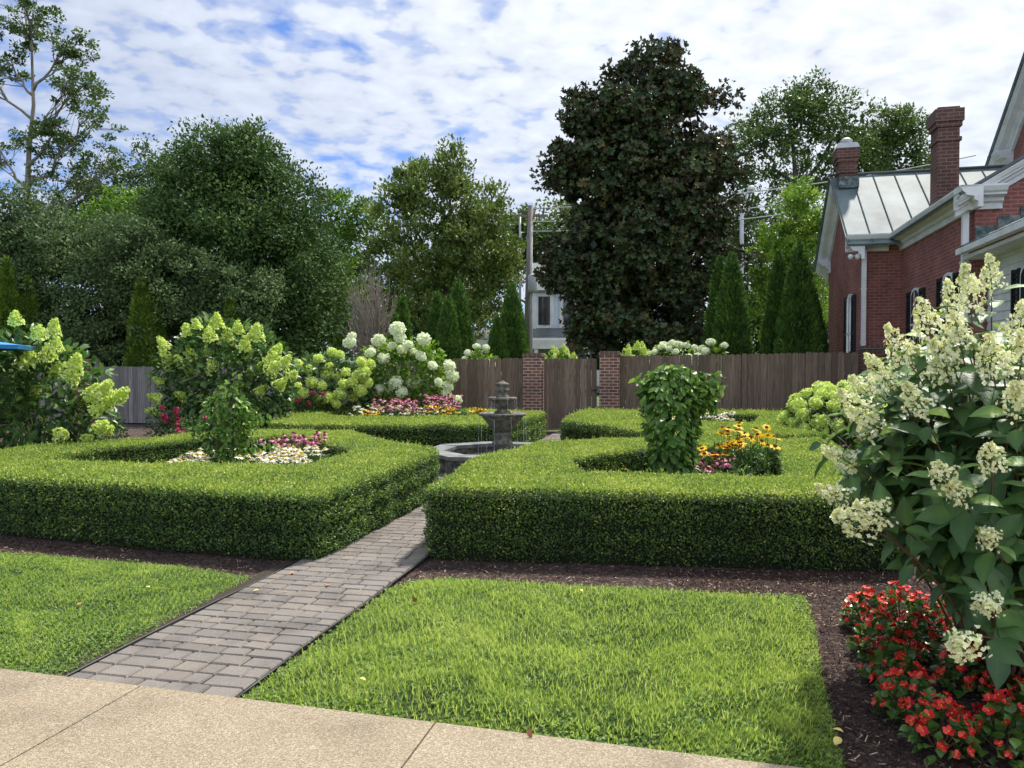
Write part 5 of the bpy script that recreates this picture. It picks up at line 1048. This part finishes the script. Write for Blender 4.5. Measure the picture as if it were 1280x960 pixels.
# ------------------------------------------------------------------ flowers
def daisy(name, pm, cm, droop, npet, seed, cone_h=.35, wid=.34):
    """unit radius flower"""
    r = np.random.default_rng(seed); ac = Acc()
    an = np.arange(npet)*2*np.pi/npet+r.normal(0, .06, npet); A = nrm(np.stack([np.cos(an), np.sin(an), np.full(npet, -droop)+r.normal(0, .08, npet)], -1)); A, S, Nn = frames(A, np.tile([0, 0, 1.0], (npet, 1)))
    ac.scatter([(.15, .25, 0), (.15, -.25, 0), (.6, .5, .03), (.6, -.5, .03), (1, .22, -.04), (1, -.22, -.04)], [(0, 1, 3, 2), (2, 3, 5, 4)], np.zeros((npet, 3)), A, S, Nn, 1.0*r.uniform(.88, 1.08, npet), wid, v=r.random(npet))
    ac.lathe([(.34, -.04), (.34, .06), (.26, cone_h*.7), (.12, cone_h), (0, cone_h*1.05)], n=10, mi=1); return ac.mesh(name, [pm, cm])
FM = {'pink': [daisy('flower', M['pink'], M['cone'], .55, 13, s, .42, .30) for s in (1, 2)], 'white': [daisy('flower', M['whitepetal'], M['gcone'], .30, 13, s, .30, .30) for s in (3, 4)],
      'yellow': [daisy('flower', M['yellow'], M['cone'], .12, 13, s, .28, .32) for s in (5, 6)]}
def clump(label, kind, x0, x1, y0, y1, zlo, zhi, n, fs, seed, leafden=1.0, leafm=None, name=None, group=None):
    r = np.random.default_rng(seed); cx_, cy_ = (x0+x1)/2, (y0+y1)/2
    nm = {'pink': 'coneflower', 'white': 'coneflower', 'yellow': 'rudbeckia'}[kind]
    t = thing(nm, label, 'flowers', (cx_, cy_, 0), 0, group); st = Acc(); n = min(n, 98)
    for k in range(n):
        x = (r.random()-.5)*(x1-x0); y = (r.random()-.5)*(y1-y0); z = r.uniform(zlo, zhi); bx_ = x*.8
        st.tube([(bx_, y*.9, 0), ((x+bx_)/2+.01, y*.95, z*.6), (x, y, z-.005)], .0035, 4)
        link('flower', FM[kind][r.integers(0, 2)], t, (x, y, z), (r.normal(0, .28)+.12, r.normal(0, .28), r.uniform(0, 6.28)), fs*r.uniform(.8, 1.15))
    st.obj('stems', M['stem'], t)
    m = int((x1-x0)*(y1-y0)*1500*leafden)+150; P = np.stack([(r.random(m)-.5)*(x1-x0)*1.05, (r.random(m)-.5)*(y1-y0)*1.05, r.random(m)**.8*(zlo*.92)+.03], -1)
    A, S, Nn = frames(nrm(r.normal(0, .8, (m, 3))+[0, 0, .5]), nrm(r.normal(0, .5, (m, 3))+[0, 0, .8]))
    Acc().scatter(*LEAF, P, A, S, Nn, r.uniform(.06, .12, m), r.uniform(.02, .035, m), v=np.clip(r.normal(.45, .2, m), 0, 1)).obj('foliage', leafm or M['hyleaf'], t); return t
# near right bed
clump('white coneflowers in the far right bed behind the climbing vine', 'white', 2.5, 4.0, 13.4, 15.2, .58, .82, 90, .062, 101)
clump('large yellow rudbeckia cluster right of the vine column', 'yellow', PX(905, 8.9), PX(965, 8.9), 8.6, 9.3, .66, .92, 26, .070, 102)
clump('orange yellow rudbeckia blooms just left of the larger yellow cluster', 'yellow', PX(875, 8.7), PX(915, 8.7), 8.5, 9.0, .58, .74, 14, .068, 110)
clump('pink coneflowers between the vine and the yellow rudbeckia', 'pink', PX(868, 8.6), PX(925, 8.4), 8.2, 8.9, .48, .64, 22, .055, 103)
clump('single low yellow rudbeckia with greyish leaves at the right corner of the near bed', 'yellow', PX(915, 7.9), PX(965, 7.9), 7.5, 8.2, .40, .46, 3, .062, 104, 2.2)
clump('small orange yellow rudbeckia left of the vine column', 'yellow', PX(775, 7.9), PX(800, 7.9), 7.6, 8.2, .42, .60, 5, .052, 105, .8)
clump('leafy pale coneflower clump at the foot of the vine in the right bed', 'pink', PX(875, 7.9), PX(915, 7.9), 7.5, 8.2, .38, .50, 5, .05, 109, 2.0, M['vine'])
# near left bed
clump('white coneflowers left of the climbing rose in the left bed', 'white', PX(212, 9.0), PX(266, 9.0), 8.5, 9.9, .46, .56, 80, .055, 106)
clump('broad mass of white coneflowers right of the climbing rose', 'white', PX(308, 8.9), PX(385, 8.9), 8.5, 10.0, .46, .60, 98, .058, 107)
clump('pink coneflowers behind the white ones in the left bed', 'pink', PX(338, 10.2), PX(402, 10.2), 9.8, 10.6, .56, .74, 40, .055, 108)
# far left bed
clump('magenta pink coneflowers in the far left bed below the hydrangeas', 'pink', PX(462, 16.4), PX(525, 16.4), 15.9, 17.0, .66, .92, 90, .062, 111)
clump('pale pink coneflowers at the right end of the far left bed', 'pink', PX(528, 16.4), PX(578, 16.4), 15.9, 17.0, .70, 1.0, 80, .062, 112)
clump('yellow rudbeckia below the pale pink coneflowers in the far left bed', 'yellow', PX(528, 16.0), PX(572, 16.0), 15.6, 16.2, .55, .80, 40, .055, 113)
clump('small orange yellow rudbeckia at the left end of the far left bed', 'yellow', PX(455, 16.0), PX(476, 16.0), 15.6, 16.2, .58, .70, 20, .055, 114)
clump('yellow rudbeckia beside the fountain top in front of the brown fence', 'yellow', PX(588, 16.8), PX(606, 16.8), 16.6, 17.2, .58, .68, 30, .055, 115)
clump('white coneflowers scattered through the middle of the far left bed', 'white', PX(440, 16.0), PX(560, 16.0), 15.6, 16.6, .60, .80, 70, .055, 116)
# begonias
def beg_flower(seed):
    r = np.random.default_rng(seed); ac = Acc()
    for k in range(5):
        a_ = k*2*math.pi/5+r.normal(0, .2); c_, s_ = math.cos(a_), math.sin(a_); T = [(0, 0), (.35, .42), (.9, .36), (1.05, 0), (.9, -.36), (.35, -.42)]
        ac.raw([(x*c_-y*s_, x*s_+y*c_, .35*x*x+.1*abs(y)+r.normal(0, .04)) for x, y in T], [(0, 3, 2, 1), (0, 5, 4, 3)], r.random(), 0)
    ac.lathe([(0, .05), (.12, .10), (.10, .22), (0, .26)], n=8, mi=1, v=.9); return ac.mesh('flower', [M['red'], M['yellow']])
BF = [beg_flower(s) for s in (1, 2, 3, 4)]
begs = [(1085, 790, 'red begonia at the top left tip of the bed nearest the lawn'), (1128, 782, 'red begonia second from the lawn in the back row'), (1165, 795, 'red begonia at the right end of the back row'), (1100, 822, 'red begonia below the top left tip beside the lawn edge'), (1145, 825, 'red begonia in the middle of the upper cluster'),
        (1120, 862, 'red begonia at the narrow waist of the lawn side row'), (1210, 868, 'red begonia beneath the lowest cream flower head'), (1245, 860, 'red begonia beneath the hydrangea near the right photo edge'), (1140, 905, 'large red begonia in the front of the lawn side row'),
        (1280, 875, 'red begonia cut by the right photo edge below the hydrangea leaves'), (1180, 948, 'nearest red begonia in the left front row with bronze edged leaves'), (1262, 950, 'nearest red begonia in the bottom right corner of the photo'), (1300, 925, 'red begonia just beyond the right photo edge')]
for i, (px, py, lab) in enumerate(begs):
    r = np.random.default_rng(200+i); d = 960*1.6/(py-458); x, y = PX(px, d), d; t = thing('begonia', lab, 'begonia', (x, y, 0), 0, 'red begonias in the mulch bed'); R0 = .115*r.uniform(.9, 1.15); H0 = .19
    n = 150; dd = rdir(n, r); dd[:, 2] = abs(dd[:, 2]); q_ = .5+.5*r.random(n)**.5; P = dd*[R0, R0, H0]*q_[:, None]+[0, 0, .02]
    A, S, Nn = frames(nrm(dd+r.normal(0, .5, (n, 3))), nrm(dd*.5+[0, 0, .7]+r.normal(0, .35, (n, 3)))); ll = r.uniform(.030, .055, n)
    Acc().scatter(*BIG, P, A, S, Nn, ll, ll*.95, ll*.8, v=np.clip(r.normal(.45, .2, n), 0, 1)).obj('foliage', M['begleaf'], t, True)
    st = Acc()
    for k in range(46):
        d_ = rdir(1, r)[0]; d_[2] = abs(d_[2])*1.1+.12; d_ /= np.linalg.norm(d_); p = d_*[R0*1.05, R0*1.05, H0*1.12]*r.uniform(.88, 1.08)+[0, 0, .035]
        ax = Vector(d_+r.normal(0, .4, 3)+[0, 0, .3]); link('flower', BF[r.integers(0, 4)], t, p, ax.to_track_quat('Z', 'Y').to_euler(), r.uniform(.015, .024))
        if k % 4 == 0: st.tube([(0, 0, 0), p*.6, p], .003, 4)
    st.obj('stems', M['redstem'], t)
# roses by the grey fence
for i, (px, zt, n_, lab, d) in enumerate(((135, PZ(520, 13.6), 12, 'dark pink rose bush against the grey fence nearest the left hydrangea', 13.6), (205, PZ(505, 13.8), 18, 'dark pink rose bush at the left foot of the large lime hydrangea', 13.8), (238, PZ(520, 13.4), 9, 'low dark pink rose in front of the large lime hydrangea', 13.4), (385, PZ(490, 17.0), 12, 'dark pink rose half hidden below the middle lime hydrangea', 17.0))):
    r = np.random.default_rng(300+i); x = PX(px, d); t = thing('rose_bush', lab, 'rose bush', (x, d, 0), 0, 'rose bushes'); n = 420; dd = rdir(n, r); P = dd*[.34, .3, zt/2*.95]*(r.random(n)**.4)[:, None]+[0, 0, zt/2]
    A, S, Nn = frames(nrm(dd+r.normal(0, .6, (n, 3))), nrm(dd+[0, 0, .6])); Acc().scatter(*LEAF, P, A, S, Nn, .07, .042, v=np.clip(r.normal(.4, .2, n), 0, 1)).obj('foliage', M['hyleaf'], t)
    st = Acc(); rm = []
    for k in range(int(n_*.6)):
        p = np.array([r.normal(0, .2), r.uniform(-.35, -.05), zt-r.random()*.35]); st.tube([(0, 0, 0), p*[.4, .4, .6], p], .005, 4)
        q_ = rdir(40, r); a2, s2, n2_ = frames(rdir(40, r), q_); Acc().scatter(*DIA, q_*.03, a2, s2, n2_, .036, .034, v=r.random(40)).obj('flower', M['rose'], t, loc=p)
    for k in range(8): st.tube([(0, 0, 0), (r.normal(0, .1), r.normal(0, .1), zt*.5), (r.normal(0, .22), r.normal(0, .2), zt*.9)], .007, 4)
    st.obj('stems', M['stem'], t)

# ------------------------------------------------------------------ umbrella, poles, wires
D = 9.4; ux, uz = PX(24, D)-1.42, PZ(431, D)
t = thing('patio_umbrella', 'blue patio umbrella poking in at the left photo edge', 'umbrella', (ux, D, 0))
k_ = 8; rim = [(1.42*math.cos(i*math.pi/4), 1.42*math.sin(i*math.pi/4), uz) for i in range(8)]; ac = Acc(); ac.raw([(0, 0, uz+.20)]+rim, [(0, i+1, (i+1) % 8+1) for i in range(8)]); ac.obj('canopy', M['canvas'], t)
ac = Acc(); ac.raw(rim+[(x*.985, y*.985, z-.05) for x, y, z in rim], [(i, (i+1) % 8, (i+1) % 8+8, i+8) for i in range(8)]); ac.obj('valance', M['canvas'], t)
Acc().raw([(0, 0, uz+.25)]+[(x*.3, y*.3, uz+.17) for x, y, z in rim], [(0, i+1, (i+1) % 8+1) for i in range(8)]).obj('vent', M['canvas_navy'], t)
Acc().tube([(0, 0, 0), (0, 0, uz+.22)], .022, 10).obj('pole', M['white'], t)
for x, y, z in rim: Acc().tube([(0, 0, uz+.17), (x*.98, y*.98, z-.02)], .008, 5).obj('rib', M['galv'], t)
Acc().lathe([(0, 0), (.28, 0), (.28, .06), (.06, .09), (.05, .3), (0, .3)], n=20).obj('base', M['black'], t, True)
def upole(label, px, d, py, rad, m, name='utility_pole', cat='utility pole', arms=True, lean=0):
    h = PZ(py, d); t = thing(name, label, cat, (PX(px, d), d, 0)); Acc().tube([(0, 0, 0), (lean*.5, 0, h/2), (lean, 0, h)], [rad, rad*.85, rad*.7], 12).obj('pole', m, t, True)
    return t, h
D = 38
t, h = upole('weathered wooden utility pole left of the magnolia', 657, D, 258, .19, M['pole'], lean=.25)
ac = Acc().lathe([(0, 0), (.22, 0), (.24, .1), (.24, .8), (.15, .9), (0, .9)], (.35, -.3, h-4.3), 14); ac.obj('transformer', M['galv'], t, True)
Acc().box((.2, 0, h-.5), (1.8, .1, .12)).obj('crossarm', M['pole'], t)
upole('thin grey conduit mast on the left of the wooden utility pole', 650, D-.3, 272, .07, M['galv'], 'conduit_mast', 'mast')
upole('thin grey conduit mast on the right of the wooden utility pole', 664, D-.3, 278, .08, M['galv'], 'conduit_mast', 'mast')
D = 42
t, h = upole('pale street lamp pole behind the right arborvitae', 926, D, 262, .15, M['galv'], 'street_lamp', 'street lamp')
Acc().tube([(0, 0, h-.2), (.3, 0, h+.9), (.45, 0, h+1.1)], .05, 6).obj('arm', M['galv'], t)
Acc().lathe([(0, 0), (.18, .05), (.22, .18), (.12, .3), (0, .32)], (.5, 0, h+.95), 12).obj('lamp_head', M['white'], t, True)
def wire(label, a_, b_, sag, rad=.022):
    k = np.linspace(0, 1, 16)[:, None]; p = np.array(a_)*(1-k)+np.array(b_)*k; p[:, 2] -= sag*4*(k[:, 0]*(1-k[:, 0])); tag(Acc().tube(p, rad, 5).obj('power_line', M['wire']), label, 'cable', 'overhead cables')
D = 38; xp = PX(659, D)
wire('topmost overhead cable running right from the utility pole behind the chimneys', (xp, D, PZ(262, D)), (24, 40, PZ(196, 40)), .5, .03)
wire('second overhead cable passing just above the house roof', (xp, D, PZ(278, D)), (24, 40, PZ(210, 40)), .7, .03)
wire('third overhead cable behind the small chimney', (xp, D, PZ(290, D)), (24, 40, PZ(223, 40)), .7, .03)
wire('upper overhead cable running left from the utility pole', (xp, D, PZ(272, D)), (-26, 42, PZ(330, 42)), .3, .02)
wire('lower thick overhead cable running left from the utility pole', (xp, D, PZ(352, D)), (-20, 40, PZ(392, 40)), .3, .045)
wire('thick overhead cable running right from the utility pole to the street lamp', (xp, D, PZ(352, D)), (PX(926, 42), 42, PZ(330, 42)), .4, .04)
wire('low cable from the street lamp towards the brick house', (PX(926, 42), 42, PZ(345, 42)), (22, 41, PZ(352, 41)), .2, .035)

# ------------------------------------------------------------------ fallen leaves
fl_ = [(520, 757, 'curled brown leaf standing in the right lawn near the path', 'deadleaf', .07, 1), (665, 930, 'brown leaf lying at the edge of the concrete walk', 'deadleaf', .045, 1), (726, 742, 'small yellow leaf at the back edge of the right lawn', 'yelleaf', .05, 0), (1048, 942, 'large dry tan leaf on the mulch by the begonias', 'yelleaf', .07, 0), (1045, 921, 'pale yellow leaf on the mulch beside the lawn corner', 'yelleaf', .05, 0),
       (93, 762, 'dry leaf in the middle of the left lawn', 'deadleaf', .05, 0), (180, 738, 'yellow leaf on the left lawn', 'yelleaf', .04, 0), (314, 742, 'tan leaf at the tip of the left lawn by the path', 'yelleaf', .045, 0), (366, 718, 'reddish brown leaf on the paving beside the left hedge corner', 'deadleaf', .06, 0), (411, 734, 'small orange leaf in the middle of the path', 'deadleaf', .04, 0), (456, 858, 'tiny pale leaf in the right lawn beside the path', 'yelleaf', .035, 0), (357, 743, 'dark little leaf on the path pavers', 'deadleaf', .03, 0)]
for i, (px, py, lab, m, s_, up) in enumerate(fl_):
    r = np.random.default_rng(400+i); d = 960*1.57/(py-458); x, y = PX(px, d), d
    zz = .05 if (inside(lawnR, np.array([x]), np.array([y]))[0] or inside(lawnL, np.array([x]), np.array([y]))[0]) else .04
    A = nrm(np.array([[r.normal(), r.normal(), .15 if not up else 1.6]])); A, S, Nn = frames(A, np.array([[0.1, -.3, 1.0]]) if not up else np.array([[0, -1.0, .2]]))
    tag(Acc().scatter(*BIG, np.zeros((1, 3)), A, S, Nn, s_, s_*.5, s_*.6).obj('fallen_leaf', M[m], loc=(x, y, zz), smooth=True), lab, 'leaf', 'fallen leaves')
print('faces', sum(len(o.data.polygons) for o in bpy.data.objects if o.type == 'MESH'), 'objects', len(bpy.data.objects))
